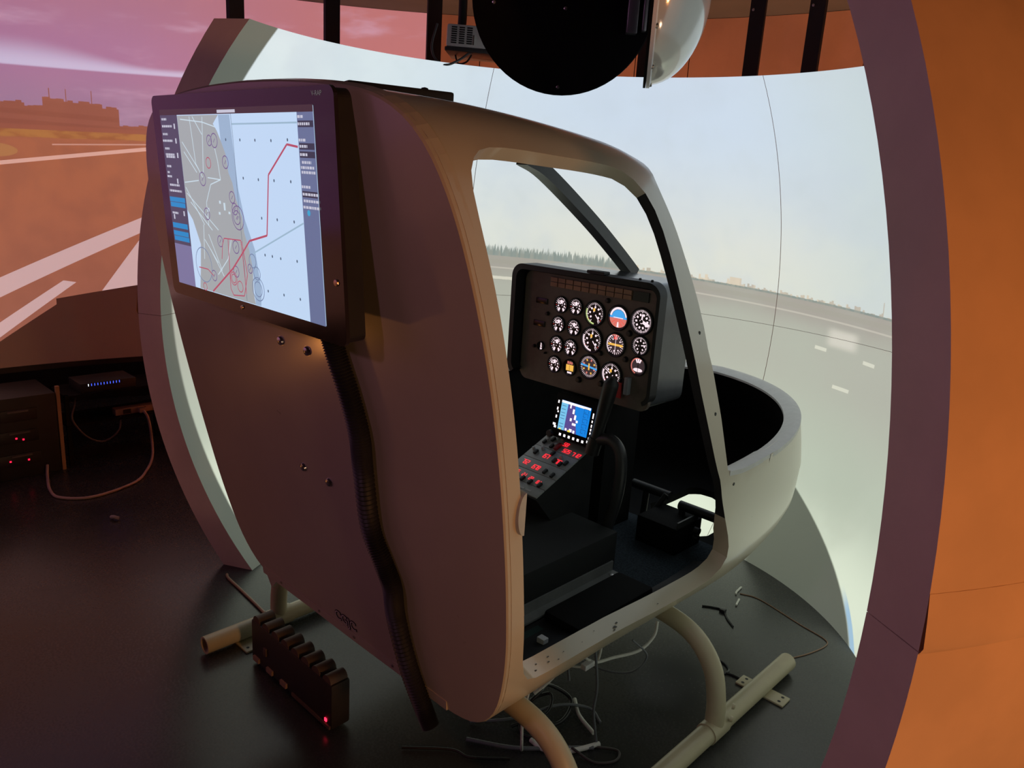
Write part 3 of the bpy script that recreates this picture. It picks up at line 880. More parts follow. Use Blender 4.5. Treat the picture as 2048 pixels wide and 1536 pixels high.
def rectp(u0, v0, u1, v1): return [(u0, v0), (u1, v0), (u1, v1), (u0, v1)]


scn = monslab('screen', SX0, SX1, SZ0, SZ1, .002, .0002, .0006, glow('lcd_sea', lin(190, 214, 242), 1.0), mon, 1)


def layer(name, mt, d, fn, stuff=False):
    bm = NB(); fn(bm, d); o_ = obj(name, bm, mt, scn)
    if stuff: o_['kind'] = 'stuff'
    return o_


LAND = [(.140, .966), (.444, .966), (.403, .922), (.426, .887), (.446, .839), (.471, .771), (.479, .678), (.499, .629), (.510, .556), (.544, .459),
        (.548, .379), (.571, .296), (.585, .196), (.577, .064), (.584, .004), (.178, .004), (.198, .121), (.220, .267), (.177, .400), (.140, .452)]


def f_land(bm, d):
    vs = [Vector(p) for p in LAND]; V_, _, F_, *_r = delaunay_2d_cdt(vs, [(i, (i + 1) % len(vs)) for i in range(len(vs))], [], 0, 1e-6)
    for f in F_:
        c_ = sum((V_[i] for i in f), Vector((0, 0))) / 3
        if inside(c_, LAND): spoly(bm, [tuple(V_[i]) for i in f], d)


layer('map_land', glow('lcd_land', lin(172, 178, 182), .85), .0008, f_land)
layer('map_shallows', glow('lcd_shallow', lin(164, 190, 220), .85), .00075, lambda bm, d: (spoly(bm, [(.444, .966), (.52, .966), (.535, .60), (.56, .45), (.61, .30), (.63, .10), (.62, .004), (.584, .004), (.585, .196), (.548, .379), (.51, .556), (.479, .678), (.446, .839)], d)))
layer('side_bar', glow('lcd_bar', lin(84, 78, 104), .8), .0010, lambda bm, d: (spoly(bm, rectp(0, 0, .140, .970), d)))
layer('side_bar', glow('lcd_bar_low', lin(132, 128, 172), .8), .0011, lambda bm, d: (spoly(bm, rectp(0, 0, .140, .24), d)))
layer('side_bar', glow('lcd_bar_right', lin(112, 124, 164), .8), .0010, lambda bm, d: (spoly(bm, rectp(.916, 0, 1, .970), d)))
layer('title_bar', glow('lcd_title', lin(70, 48, 56), .8), .0010, lambda bm, d: (spoly(bm, rectp(0, .970, 1, 1), d)))
layer('title_text', glow('lcd_text', lin(214, 214, 232), .8), .0014, lambda bm, d: (spoly(bm, rectp(.44, .975, .56, .990), d)))


def f_roads(bm, d):
    for r_ in ([(.235, .961), (.249, .713), (.291, .642)], [(.258, .96), (.317, .868)], [(.331, .958), (.299, .668)], [(.163, .947), (.327, .931), (.415, .907)],
               [(.4, .799), (.412, .734), (.42, .639), (.328, .644)], [(.42, .639), (.345, .609), (.301, .511)], [(.159, .827), (.267, .683)], [(.166, .774), (.25, .666)],
               [(.147, .606), (.258, .624)], [(.15, .579), (.268, .383)], [(.153, .547), (.369, .367)], [(.177, .499), (.324, .36)], [(.26, .383), (.239, .185)],
               [(.291, .333), (.368, .143)], [(.256, .3), (.344, .182)], [(.334, .114), (.42, .218), (.455, .33)], [(.294, .251), (.378, .112)], [(.30, .51), (.30, .38)]):
        sline(bm, r_, .0028, d)
    for u_, v_, a_ in ((.43, .50, .02), (.40, .52, .008), (.39, .46, .007), (.46, .47, .006), (.31, .47, .01)): spoly(bm, rectp(u_ - .006, v_ - a_, u_ + .006, v_ + a_), d)


layer('map_roads', glow('lcd_road', lin(206, 226, 238), .9), .0012, f_roads, True)


for c_, r_, nm_, col_ in [((.402, .838), .036, 0, 0), ((.367, .838), .027, 0, 0), ((.466, .731), .032, 0, 0), ((.29, .634), .036, 0, 0), ((.49, .554), .030, 0, 0), ((.296, .446), .032, 0, 0), ((.517, .451), .062, 0, 0), ((.51, .452), .036, 0, 0),
                   ((.501, .495), .030, 0, 0), ((.484, .293), .034, 0, 0), ((.375, .307), .030, 0, 0), ((.471, .158), .030, 0, 0), ((.303, .102), .030, 0, 0), ((.569, .193), .024, 0, 0),
                   ((.59, .238), .036, 0, 1), ((.612, .176), .034, 0, 1), ((.612, .093), .040, 0, 1), ((.612, .093), .062, 0, 1), ((.23, .15), .10, 0, 1),
                   ((.449, .116), .036, 0, 2), ((.449, .116), .024, 0, 2), ((.223, .022), .022, 0, 2), ((.346, .722), .028, 0, 2), ((.49, .08), .03, 0, 2)]:
    mt_ = (glow('lcd_purple', lin(122, 96, 150), .85), glow('lcd_slate', lin(122, 140, 176), .85), glow('lcd_red', lin(186, 84, 108), .9))[col_]
    layer('airspace_ring', mt_, .0015 + .0001 * col_, lambda bm, d: (scirc(bm, c_, r_, .0026, d), (sline(bm, [(c_[0] - .006, c_[1] - .010), (c_[0] + .006, c_[1] + .010)], .002, d) if col_ == 0 else None)))


def f_red(bm, d):
    sline(bm, [(.913, .819), (.854, .829), (.736, .684), (.698, .386), (.582, .341), (.525, .265), (.449, .17), (.282, .007)], .0052, d)
    sline(bm, [(.406, .328), (.523, .335), (.528, .2), (.53, .05)], .003, d); sline(bm, [(.434, .327), (.421, .055), (.437, .021), (.514, .034), (.548, .158), (.529, .331)], .0032, d)
    sline(bm, [(.376, .21), (.39, .29), (.406, .328)], .003, d); sline(bm, [(.19, .13), (.26, .13), (.30, .10)], .003, d)


layer('route_line', glow('lcd_red', lin(186, 84, 108), .9), .0018, f_red, True)


def f_dark(bm, d):
    sline(bm, [(.531, .971), (.533, .848), (.530, .582), (.530, .503), (.531, .238), (.528, .01)], .0016, d)
    for u_, v_ in ((.484, .844), (.577, .844), (.671, .844), (.766, .844), (.859, .849), (.577, .658), (.672, .657), (.766, .659), (.861, .661), (.673, .469), (.767, .473), (.864, .475),
                   (.675, .284), (.77, .283), (.865, .287), (.676, .098), (.773, .1), (.868, .101), (.72, .285)):
        spoly(bm, [(u_ + .004 * math.cos(a), v_ + .008 * math.sin(a)) for a in [2 * PI * k / 8 for k in range(8)]], d)


layer('map_markers', glow('lcd_ink', lin(96, 116, 140), .7), .0016, f_dark, True)
for q_ in ([(.60, .28), (.915, .475)], [(.53, .92), (.915, .925)]): layer('map_track', glow('lcd_track', lin(160, 190, 212), .9), .0013, lambda bm, d: sline(bm, q_, .004, d))
bts = [rectp(.006, .488, .132, .515), rectp(.008, .458, .130, .485), rectp(.006, .335, .130, .365), rectp(.006, .290, .130, .318), rectp(.008, .260, .132, .287)]
for q_ in bts: layer('blue_button', glow('lcd_blue', lin(30, 140, 206), .9), .0016, lambda bm, d: spoly(bm, q_, d))


def f_txt(bm, d):
    for u_, v_, wd in ((.033, .948, .02), (.051, .91, .04), (.031, .867, .02), (.045, .831, .04), (.034, .788, .018), (.052, .755, .036), (.055, .742, .036), (.033, .689, .018), (.022, .655, .008),
                       (.027, .632, .018), (.061, .584, .04), (.064, .551, .05), (.04, .423, .024), (.934, .950, .014), (.950, .919, .03), (.938, .849, .018), (.942, .822, .02), (.942, .786, .02),
                       (.953, .752, .024), (.956, .729, .034), (.960, .708, .036), (.942, .643, .022), (.962, .61, .04), (.965, .58, .04), (.963, .551, .042)):
        x_ = u_ - wd
        while x_ < u_ + wd:
            l_ = random.uniform(.005, .014); spoly(bm, rectp(x_, v_ - .006, min(x_ + l_, u_ + wd), v_ + .006), d); x_ += l_ + .003
    for u_, v_ in ((.113, .91), (.113, .831), (.114, .752), (.09, .608), (.113, .426), (.028, .40)): spoly(bm, rectp(u_ - .005, v_ - .014, u_ + .005, v_ + .014), d)


layer('side_text', glow('lcd_text', lin(214, 214, 232), .8), .0017, f_txt, True)
for v_ in (.919, .822, .786, .61): layer('text_field', glow('lcd_field', lin(66, 66, 88), .7), .0014, lambda bm, d: spoly(bm, rectp(.920, v_ - .014, .998, v_ + .014), d))
layer('toggle_switch', glow('lcd_toggle', lin(60, 170, 216), .9), .0018, lambda bm, d: spoly(bm, [(.948 + .008 * math.cos(a), .526 + .014 * math.sin(a)) for a in [2 * PI * k / 12 for k in range(12)]], d))

# ------------------------------------------------------------------ corrugated conduit down the bulkhead
cpts = [(.205, 1.30), (.216, 1.232), (.239, 1.146), (.252, 1.056), (.243, .967), (.233, .821), (.262, .737), (.282, .677), (.277, .588), (.297, .448), (.330, .352), (.352, .300)]
path = catmull([rearpt(x_, z_, .014 + .021) for x_, z_ in cpts], 26)
bm = NB(); n = len(path); seg = 16
tube(bm, path, [.0215 + .0022 * (1 if k % 2 else -1) for k in range(n)], seg)
cd_ = tag(obj('corrugated_conduit', bm, RUBBER, None, smooth=True, angle=math.radians(20)), 'thick black ribbed cable conduit running down the rear of the cabin', 'conduit')

# ================================================================== INSTRUMENT CONSOLE
con = thing('instrument_console', 'dark instrument console with lit round gauges inside the cabin', 'instrument console', (0, 2.1, .75))
PY = 2.0


def slab_y(name, P, y0, y1, mt, parent, smooth_=True):
    bm = NB(); A_ = [bm.verts.new((p[0], y0, p[1])) for p in P]; B_ = [bm.verts.new((p[0], y1, p[1])) for p in P]
    bm.faces.new(A_); bm.faces.new(B_[::-1])
    for k in range(len(P)): bm.faces.new((A_[k], B_[k], B_[(k + 1) % len(P)], A_[(k + 1) % len(P)]))
    return obj(name, bm, mt, parent, smooth=smooth_)


HOOD = mat('console_grey', (.075, .080, .088), .22, var=.08, coat=.3)
FACE = mat('panel_face', (.15, .12, .10), .5, var=.1, scale=30)
slab_y('housing', rrect(-.290, .285, .925, 1.325, .035), PY + .012, PY + .195, HOOD, con)
slab_y('face_panel', rrect(-.268, .285, .920, 1.305, .03), PY - .002, PY + .013, FACE, con)
bm = NB()
Po, Pi = rrect(-.295, .292, .935, 1.330, .045, 8), rrect(-.275, .282, .950, 1.312, .032, 8); n = len(Po)
idx = [k for k in range(n)]
hd = lambda p: .006 + .040 * clampf((.30 - p[0]) / .12)
rg = [[bm.verts.new((p[0], y_(p), p[1])) for p in P] for P, y_ in ((Po, lambda p: PY + .03), (Po, lambda p: PY - hd(p)), (Pi, lambda p: PY - hd(p)), (Pi, lambda p: PY + .0))]
for a_, b_ in zip(rg, rg[1:]):
    for k in range(n):
        zc = (Po[k][1] + Po[(k + 1) % n][1]) / 2
        if zc < .945: continue
        bm.faces.new((a_[k], a_[(k + 1) % n], b_[(k + 1) % n], b_[k]))
hood = obj('glare_shield', bm, mat('glare_black', (.010, .010, .011), .5, var=.1), con, smooth=True)
slab_y('glare_light', rrect(.02, .09, 1.331, 1.341, .003), PY - .03, PY + .0, BLACK, con)
for x_ in (.20, .245):
    bm = NB(); lathe(bm, [(0, .006), (.004, .005), (.005, 0)], (x_, PY + .01, 1.330), (0, 0, 1), 10); obj('screw', bm, BLACK, con, smooth=True)
slab_y('pedestal_trunk', [(-.10, .42), (.10, .42), (.10, .93), (-.10, .93)], PY + .05, PY + .24, BLACKMATT, con, False)
LIT = glow('dial_white', (1.0, .80, .86), 1.05); DIALF = mat('dial_face', (.010, .009, .010), .4); BZL = mat('gauge_bezel', (.012, .011, .012), .35)
LRED = glow('dial_red', (1, .10, .08), .9); LYEL = glow('dial_yellow', (1, .55, .10), .9); LSKY = glow('dial_sky', lin(70, 165, 235), 1.0)
LEARTH = glow('dial_earth', lin(226, 128, 116), .9); LGRN = glow('dial_green', lin(210, 230, 150), .9); LMAUVE = glow('dial_mauve', lin(64, 50, 54), .8)


def ring_quads(bm, cx_, cz_, r0, r1, a0, a1, n, mi, yy):
    for k in range(n):
        b0, b1 = math.radians(a0 + (a1 - a0) * k / n), math.radians(a0 + (a1 - a0) * (k + 1) / n)
        flat(bm, [(cx_ + r * math.sin(a), yy, cz_ + r * math.cos(a)) for r, a in ((r0, b0), (r1, b0), (r1, b1), (r0, b1))], mi)


def bar2(bm, cx_, cz_, ang, r0, r1, w0, w1, mi, yy):
    a = math.radians(ang); s, c_ = math.sin(a), math.cos(a)
    flat(bm, [(cx_ + s * r0 + c_ * w0, yy, cz_ + c_ * r0 - s * w0), (cx_ + s * r0 - c_ * w0, yy, cz_ + c_ * r0 + s * w0),
              (cx_ + s * r1 - c_ * w1, yy, cz_ + c_ * r1 + s * w1), (cx_ + s * r1 + c_ * w1, yy, cz_ + c_ * r1 - s * w1)], mi)


GM = [LIT, LRED, LYEL, LSKY, LEARTH, LGRN, LMAUVE, BLACK]


def gauge(kind, gx, gz, r, seed):
    rnd = random.Random(seed); yy = PY - .0035
    bm = NB(); lathe(bm, [(0, .0012), (r * .96, .0012), (r * .97, .007), (r * 1.06, .008), (r * 1.12, .006), (r * 1.14, 0)], (gx, PY - .002, gz), (0, -1, 0), 28)
    for f in bm.faces: f.material_index = 1 if f.calc_center_median().y > PY - .0036 and (Vector((f.calc_center_median().x - gx, f.calc_center_median().z - gz)).length < r * .95) else 0
    g_ = obj('gauge', bm, [BZL, DIALF], con, smooth=True)
    bm = NB(); nb = NB(); y2 = yy - .0004
    if kind == 'adi':
        g_['label'] = 'attitude indicator with blue sky over pink ground'
        flat(bm, [(gx + r * .92 * math.cos(a), yy, gz - .002 + r * .92 * math.sin(a)) for a in [PI * k / 20 for k in range(21)]], 3)
        flat(bm, [(gx + r * .92 * math.cos(a), yy, gz - .002 + r * .80 * math.sin(a)) for a in [PI + PI * k / 20 for k in range(21)]], 4)
        ring_quads(bm, gx, gz, r * .72, r * .92, -80, 80, 20, 0, y2)
        ring_quads(bm, gx, gz, r * .70, r * .74, -80, 80, 20, 7, y2)
        for a in (125, 150, 210, 235): bar2(bm, gx, gz, a, r * .15, r * .8, .0008, .0012, 1, y2)
        bar2(nb, gx, gz, 90, -r * .5, r * .5, .0012, .0012, 0, y2 - .0006); bar2(nb, gx, gz - r * .62, 0, -r * .2, r * .25, .004, .002, 0, y2 - .0006)
    elif kind == 'hsi':
        g_['label'] = 'course indicator with an orange bar'
        flat(bm, [(gx + r * .9 * math.cos(a), yy, gz + r * .9 * math.sin(a)) for a in [2 * PI * k / 30 for k in range(30)]], 6)
        for k in range(24): bar2(bm, gx, gz, 15 * k, r * .68, r * .88, .0008, .0008, 0, y2)
        for k in range(8): bar2(bm, gx, gz, 45 * k + 10, r * .5, r * .64, .0022, .0022, 0, y2)
        ring_quads(bm, gx, gz, r * .88, r * .97, -140, -30, 12, 0, y2); flat(bm, [(gx - r * .5, y2, gz + r * .8), (gx + r * .5, y2, gz + r * .8), (gx + r * .5, y2, gz + r * .98), (gx - r * .6, y2, gz + r * .98)], 4)
        bar2(bm, gx - .002, gz + r * .62, 0, -r * .14, r * .14, .006, .006, 1, y2 - .0002)
        bar2(nb, gx, gz, 90, -r * .8, r * .8, .0035, .0035, 2, y2 - .0004); bar2(nb, gx, gz, 0, -r * .9, r * .9, .0008, .0008, 0, y2 - .0008)
    elif kind == 'turn':
        g_['label'] = 'slip indicator with a pale ball tube'
        flat(bm, [(gx + r * .9 * math.cos(a), yy, gz + r * .9 * math.sin(a)) for a in [2 * PI * k / 30 for k in range(30)]], 6)
        ring_quads(bm, gx, gz, r * .84, r * .97, -160, 60, 20, 4, y2)
        for a in (-22, 0, 22): bar2(bm, gx, gz, a, r * .4, r * .85, .0022, .003, 0, y2)
        flat(bm, [(gx + r * (.62 * math.cos(a)), y2, gz - r * .45 + r * .22 * math.sin(a)) for a in [2 * PI * k / 20 for k in range(20)]], 0)
        bar2(nb, gx, gz - r * .45, 0, -r * .22, r * .22, .0008, .0008, 7, y2 - .0006); bar2(nb, gx, gz, 0, -r * .2, r * .2, .002, .001, 7, y2 - .0006)
    elif kind == 'card':
        g_['label'] = 'radio compass card with a blue pointer'
        flat(bm, [(gx + r * .9 * math.cos(a), yy, gz + r * .9 * math.sin(a)) for a in [2 * PI * k / 30 for k in range(30)]], 6)
        for k in range(36): bar2(bm, gx, gz, 10 * k, r * .74, r * .93, .0007, .0007, 0, y2)
        for k in range(8): bar2(bm, gx, gz, 45 * k + 20, r * .52, r * .70, .0028, .0028, 2 if k % 2 else 4, y2)
        bar2(nb, gx, gz, 97, -r * .9, r * .9, .0032, .0032, 3, y2 - .0006); bar2(nb, gx, gz, 0, -r * .3, r * .3, .003, .003, 2, y2 - .0008)
    elif kind == 'fuel':
        g_['label'] = 'round display with an amber digital read-out'
        flat(bm, [(gx - r * .62, yy, gz - r * .45), (gx + r * .62, yy, gz - r * .45), (gx + r * .62, yy, gz + r * .35), (gx - r * .62, yy, gz + r * .35)], 2)
        for k in (-1, 0, 1): bar2(bm, gx + k * r * .32, gz + r * .62, 0, -r * .18, r * .18, .003, .003, 4, yy)
        for k in (-1, 0, 1): bar2(bm, gx + k * r * .25, gz - r * .7, 0, -r * .12, r * .12, .003, .003, 0, yy)
        bar2(nb, gx, gz - .001, 0, -r * .4, r * .32, .0006, .0006, 7, y2 - .0006)
    elif kind == 'tiny':
        g_['label'] = 'tiny lit clock dial at the panel edge'
        for k in range(3): bar2(bm, gx, gz, 0, -r * .9 + k * r * .55, -r * .5 + k * r * .55, .004 - .001 * k, .004 - .001 * k, 0, yy)
        bar2(nb, gx, gz, 0, -r * .2, r * .8, .0016, .0010, 0, y2 - .0006)
    else:
        N_ = {'small': 16, 'big': 30, 'alt': 50, 'med': 30}[kind]; sp = {'small': 260, 'big': 300, 'alt': 360, 'med': 330}[kind]
        for k in range(N_ + (0 if kind == 'alt' else 1)):
            a = -sp / 2 + sp * k / N_; mj = k % 5 == 0
            bar2(bm, gx, gz, a, r * (.66 if mj else .76), r * .93, .0011 if mj else .0007, .0011 if mj else .0007, 1 if kind in ('small', 'big') and k in (2, N_ - 2) else 0, yy)
        for k in range(10 if kind == 'alt' else 7):
            a = -sp / 2 + sp * (k + .5) / (10 if kind == 'alt' else 7)
            bar2(bm, gx, gz, a, r * .44, r * .62, .0030 if r > .03 else .0024, .0030 if r > .03 else .0024, 0, yy)
        if kind == 'big': ring_quads(bm, gx, gz, r * .84, r * .97, -178, -70, 14, 5 if seed % 2 else 0, yy)
        if kind == 'small' and seed % 3 == 0: ring_quads(bm, gx, gz, r * .82, r * .97, 20, 100, 8, 0, yy)
        if kind == 'big': bar2(bm, gx - r * .1, gz + r * .3, 0, -r * .14, r * .14, .004, .004, 2, yy)
        if kind == 'small':
            for a in (150, 210): bar2(bm, gx, gz, a, r * .5, r * .95, .003, .0045, 0, yy)
            bar2(bm, gx, gz + r * .3, 0, -r * .2, r * .25, .005, .005, 0, yy)
        ang = rnd.choice((-120, -60, 20, 80, 140, 190)) if kind != 'alt' else 112
        bar2(nb, gx, gz, ang, -r * .2, r * .78, .0022, .0010, 0, y2 - .0006)
        if kind == 'alt': bar2(nb, gx, gz, 5, -r * .2, r * .6, .0030, .0022, 0, y2 - .0008); bar2(nb, gx + r * .05, gz, 112, 0, r * .72, .0050, .0050, 0, y2 - .001)
        lathe(nb, [(0, .0012), (r * .14, .001), (r * .14, 0)], (gx, y2 - .0002, gz), (0, -1, 0), 10, 7)
    bm.normal_update(); nb.normal_update()
    for nm, B in (('dial_marks', bm), ('needle', nb)):
        me = bpy.data.meshes.new(nm); B.to_mesh(me); B.free(); o_ = link(nm, me, GM, g_)
        if nm == 'dial_marks': o_['kind'] = 'stuff'


GL = [('small', -.097, 1.208, .026), ('small', -.033, 1.211, .026), ('big', .047, 1.201, .038), ('adi', .142, 1.202, .037), ('alt', .231, 1.205, .039),
      ('small', -.103, 1.140, .026), ('small', -.035, 1.140, .026), ('big', .045, 1.113, .040), ('hsi', .141, 1.114, .036), ('med', .235, 1.129, .029),
      ('small', -.104, 1.070, .027), ('small', -.042, 1.070, .027), ('small', -.107, .999, .027), ('fuel', -.039, 1.001, .026), ('card', .043, 1.021, .038),
      ('big', .136, 1.015, .038), ('turn', .235, 1.063, .028), ('tiny', -.175, 1.051, .014)]
for i, gq in enumerate(GL): gauge(*gq, i + 3)
AMB = mat('annunciator_amber', (.34, .19, .11), .3, var=.2)
for k in range(10):
    for j in range(2):
        x0 = -.150 + .0338 * k; z0 = 1.264 + .0165 * j
        boxobj('annunciator_lamp', (x0 + .001, PY - .008, z0 + .001), (x0 + .031, PY - .002, z0 + .0150), AMB, con)
boxobj('annunciator_end', (.192, PY - .007, 1.266), (.250, PY - .002, 1.296), BLACKGLOSS, con)
for x_, z_ in ((-.185, 1.208), (-.190, 1.128)):
    boxobj('label_window', (x_ - .026, PY - .006, z_ - .010), (x_ + .026, PY - .002, z_ + .010), BLACKGLOSS, con, bev=.002)
for x_, z_, r_ in ((-.155, 1.168, .007), (.095, 1.250, .008), (-.152, 1.03, .004), (-.205, 1.045, .006), (.19, 1.16, .010), (.098, .975, .010), (.005, .968, .010), (.085, 1.075, .008), (.185, 1.075, .009)):
    bm = NB(); lathe(bm, [(0, .012), (r_ * .8, .011), (r_, .004), (r_ * 1.1, 0)], (x_, PY - .002, z_), (0, -1, 0), 14); obj('knob', bm, BZL, con, smooth=True)
sw = boxobj('switch_guard', (.200, PY - .022, .965), (.216, PY - .002, 1.022), mat('switch_grey', (.30, .32, .34), .4), con, bev=.003)
kt = thing('key_tag', 'red key tag hanging from the instrument panel switch', 'key tag', (.18, PY - .02, .96))
bm = NB(); box(bm, (.160, PY - .012, .946), (.186, PY - .008, .998), bev=.0015, mtx=None); obj('tag_leaf', bm, mat('tag_red', (.45, .012, .016), .5, var=.05), kt)
tubeobj('cord_loop', [(.175, PY - .010, .995), (.178, PY - .012, 1.008), (.186, PY - .012, 1.013), (.192, PY - .011, 1.006), (.186, PY - .010, .990)], .0014, BLACKCABLE, kt, 6)

# ------------------------------------------------------------------ centre pedestal with radio panels
ped = thing('radio_pedestal', 'grey sloping radio pedestal with red digital read-outs', 'control pedestal', (0, 1.85, .42))
pa, pb = Vector((0, 1.715, .640)), Vector((0, 1.985, .752)); pd = (pb - pa).normalized(); pn = Vector((0, -pd.z, pd.y))


def pp(x_, s, d=0.0): return Vector((x_, 0, 0)) + pa + pd * s + pn * d


bm = NB(); q = [pp(-.095, -.005), pp(.100, -.005), pp(.100, .30), pp(-.095, .30)]; lo4 = [Vector((p.x, max(p.y, 1.90) if p.y < 1.9 else p.y, .42)) for p in q]
A_ = [bm.verts.new(p) for p in q]; B_ = [bm.verts.new(p) for p in lo4]
bm.faces.new(A_); bm.faces.new(B_[::-1])
for k in range(4): bm.faces.new((A_[k], B_[k], B_[(k + 1) % 4], A_[(k + 1) % 4]))
obj('pedestal_box', bm, mat('pedestal_black', (.02, .021, .022), .5), ped)
RP = mat('radio_panel_grey', (.36, .385, .38), .45, var=.08, scale=40); REDL = glow('led_red', (1.0, .02, .035), 1.6)


def pbox(name, x0, x1, s0, s1, d0, d1, mt, parent, bev=0.0):
    M = frame(pa, (1, 0, 0), pd); return boxobj(name, (x0, s0, d0), (x1, s1, d1), mt, parent, bev, M)


def digits(parent, x0, s0, n, w_, h_):
    bm = NB()
    for k in range(n):
        bx = x0 + k * w_ * 1.3
        segs = [((0, 0), (0, .5)), ((0, .5), (0, 1)), ((1, 0), (1, .5)), ((1, .5), (1, 1)), ((0, 0), (1, 0)), ((0, .5), (1, .5)), ((0, 1), (1, 1))]
        on = random.choice(([2, 3], [1, 2, 4, 5, 6], [0, 1, 2, 3, 4, 5, 6], [3, 0, 4, 5, 6], [1, 3, 5, 2], [3, 2, 6]))
        for i in on:
            (ax_, ay_), (bx_, by_) = segs[i]; e = w_ * .13
            x0_, x1_ = bx + ax_ * w_ - e, bx + bx_ * w_ + e; y0_, y1_ = s0 + ay_ * h_ - e, s0 + by_ * h_ + e
            flat(bm, [pp(x0_, y0_, .0068), pp(x1_, y0_, .0068), pp(x1_, y1_, .0068), pp(x0_, y1_, .0068)])
    o_ = obj('digits', bm, REDL, parent); o_['kind'] = 'stuff'; return o_


rows_ = [(.000, .040), (.042, .095), (.097, .150), (.152, .215), (.217, .290)]
panels = [pbox('radio_panel', -.093, .098, s0, s1, .0, .005, RP, ped, .001) for s0, s1 in rows_]
for x0, s0, n in ((-.055, .066, 2), (-.022, .062, 2), (.012, .058, 2), (.048, .054, 2)): digits(panels[1], x0, s0, n, .006, .014)
for x0, s0, n, w_ in ((-.070, .115, 3, .007), (-.025, .108, 4, .007)): digits(panels[2], x0, s0, n, w_, .018)
for x0, s0, n, w_ in ((-.030, .170, 3, .008), (.022, .165, 3, .009)): digits(panels[3], x0, s0, n, w_, .018)
for x0, s0, n, w_ in ((.0, .252, 2, .008), (.020, .224, 3, .008), (.060, .222, 3, .009)): digits(panels[4], x0, s0, n, w_, .016)
for k, (x_, s_) in enumerate([(-.070, .050), (-.038, .052), (-.005, .050), (.030, .048), (.070, .050), (.04, .112), (.075, .108), (-.06, .180), (.0, .20), (.06, .165), (.075, .178), (.03, .172), (-.07, .24), (-.05, .262), (-.03, .23)]):
    pbox('rocker_switch', x_ - .005, x_ + .005, s_ - .010, s_ + .010, .005, .013, BLACK, panels[min(4, [i for i, r_ in enumerate(rows_) if r_[0] <= s_][-1])], .001)
for x_, s_ in [(-.08, .27), (-.065, .25), (-.05, .205), (-.078, .19), (-.02, .275), (.04, .195), (-.02, .24)]:
    bm = NB(); lathe(bm, [(0, .012), (.005, .011), (.0055, .005), (.006, .0)], pp(x_, s_, .005), pn, 12); obj('knob', bm, mat('knob_pale', (.4, .42, .42), .4), ped, smooth=True)
for x_ in (-.06, -.02, .02, .05): pbox('label_strip', x_ - .012, x_ + .012, .012, .020, .005, .0062, mat('label_pale', (.42, .43, .42), .5), panels[0])
rs = pbox('red_switch_cover', -.012, .000, .218, .250, .005, .016, mat('cover_red', (.28, .015, .02), .4), panels[4], .001)

# moving map unit on the pedestal
mp = thing('map_display', 'small lit navigation display with blue map above the pedestal', 'display', (.03, 1.97, .76))
mo = Vector((.033, 1.955, .845)); mu = Vector((0, .16, 1)).normalized(); MF = frame(mo, (1, 0, 0), mu)


def mq(name, rects, d, mt, parent):
    bm = NB()
    for r_ in rects:
        P = r_ if isinstance(r_[0], (tuple, list)) else [(r_[0], r_[1]), (r_[2], r_[1]), (r_[2], r_[3]), (r_[0], r_[3])]
        flat(bm, [MF @ Vector((p[0], p[1], d)) for p in P])
    o_ = obj(name, bm, mt, parent)
    if len(rects) > 1: o_['kind'] = 'stuff'
    return o_


boxobj('case', (-.092, -.082, -.06), (.092, .072, 0), BLACKMATT, mp, .006, MF)
sc2 = boxobj('screen', (-.062, -.050, 0), (.062, .050, .002), glow('nav_blue', lin(10, 130, 224), 1.0), mp, 0, MF)
mq('map_land', [[(-.032, .050), (-.004, .050), (.002, .01), (.012, -.02), (.020, -.050), (-.036, -.050)]], .0026, glow('nav_land', lin(92, 78, 150), .9), sc2)
mq('side_column', [(-.062, -.050, -.034, .050)], .0028, glow('nav_side', lin(120, 196, 236), 1.0), sc2)
mq('top_bar', [(-.062, .042, .062, .050)], .0032, glow('nav_white', (1, .93, .97), 1.1), sc2)
mq('map_marks', [(-.010, .014, -.002, .03), (-.016, -.012, -.008, -.002), (.0, -.004, .008, .012), (-.004, -.024, .012, -.016), (.01, -.012, .018, -.004), (-.024, .03, -.018, .042), (-.03, -.048, -.022, -.04), (-.012, -.048, .0, -.038), (.004, -.05, .012, -.04)], .0032, glow('nav_white', (1, .93, .97), 1.1), sc2)
mq('yellow_key', [(-.018, -.050, -.006, -.044), (-.056, -.05, -.046, -.046)], .0036, glow('nav_yellow', (1, .8, .1), 1.0), sc2)
mq('text_box', [(.036 + dx, z_ + dz, .036 + dx + w_, z_ + dz + h_) for z_ in (-.040, -.022, -.004, .014, .030) for dx, dz, w_, h_ in ((0, 0, .001, .012), (.0, .012, .02, .001), (.019, 0, .001, .012), (.0, 0, .01, .001))] + [(-.058, z_, -.040, z_ + .0014) for z_ in (-.04, -.03, -.012, -.002, .008, .02, .032)], .0034, glow('nav_ink', lin(16, 60, 130), .6), sc2)
KEYS = [(-.052 + .0195 * k, -.0715, -.043 + .0195 * k, -.0625) for k in range(6)] + [(-.080, z_, -.074, z_ + .010) for z_ in (.036, .012, -.016)] + [(-.076, z_, -.070, z_ + .006) for z_ in (.004,)] + \
       [(-.086, -.042, -.074, -.034), (-.080, -.050, -.070, -.042)] + [(.072, z_, .077, z_ + h_) for z_, h_ in ((.018, .018), (.004, .008), (-.012, .010), (-.024, .008), (-.036, .008))] + [(.070, -.054, .080, -.046), (.078, -.064, .088, -.056), (.066, -.066, .074, -.058), (.084, -.045, .087, -.030)]
for kq in KEYS: mq('lit_key', [kq], .0012, glow('key_white', (1, .93, .96), 1.2), mp)
for x_ in (-.10, .098):
    bm = NB(); lathe(bm, [(0, .014), (.011, .013), (.013, .0)], MF @ Vector((x_ * .88, -.074, 0)), MF.to_3x3() @ Vector((0, 0, 1)), 14); obj('knob', bm, BLACK, mp, smooth=True)

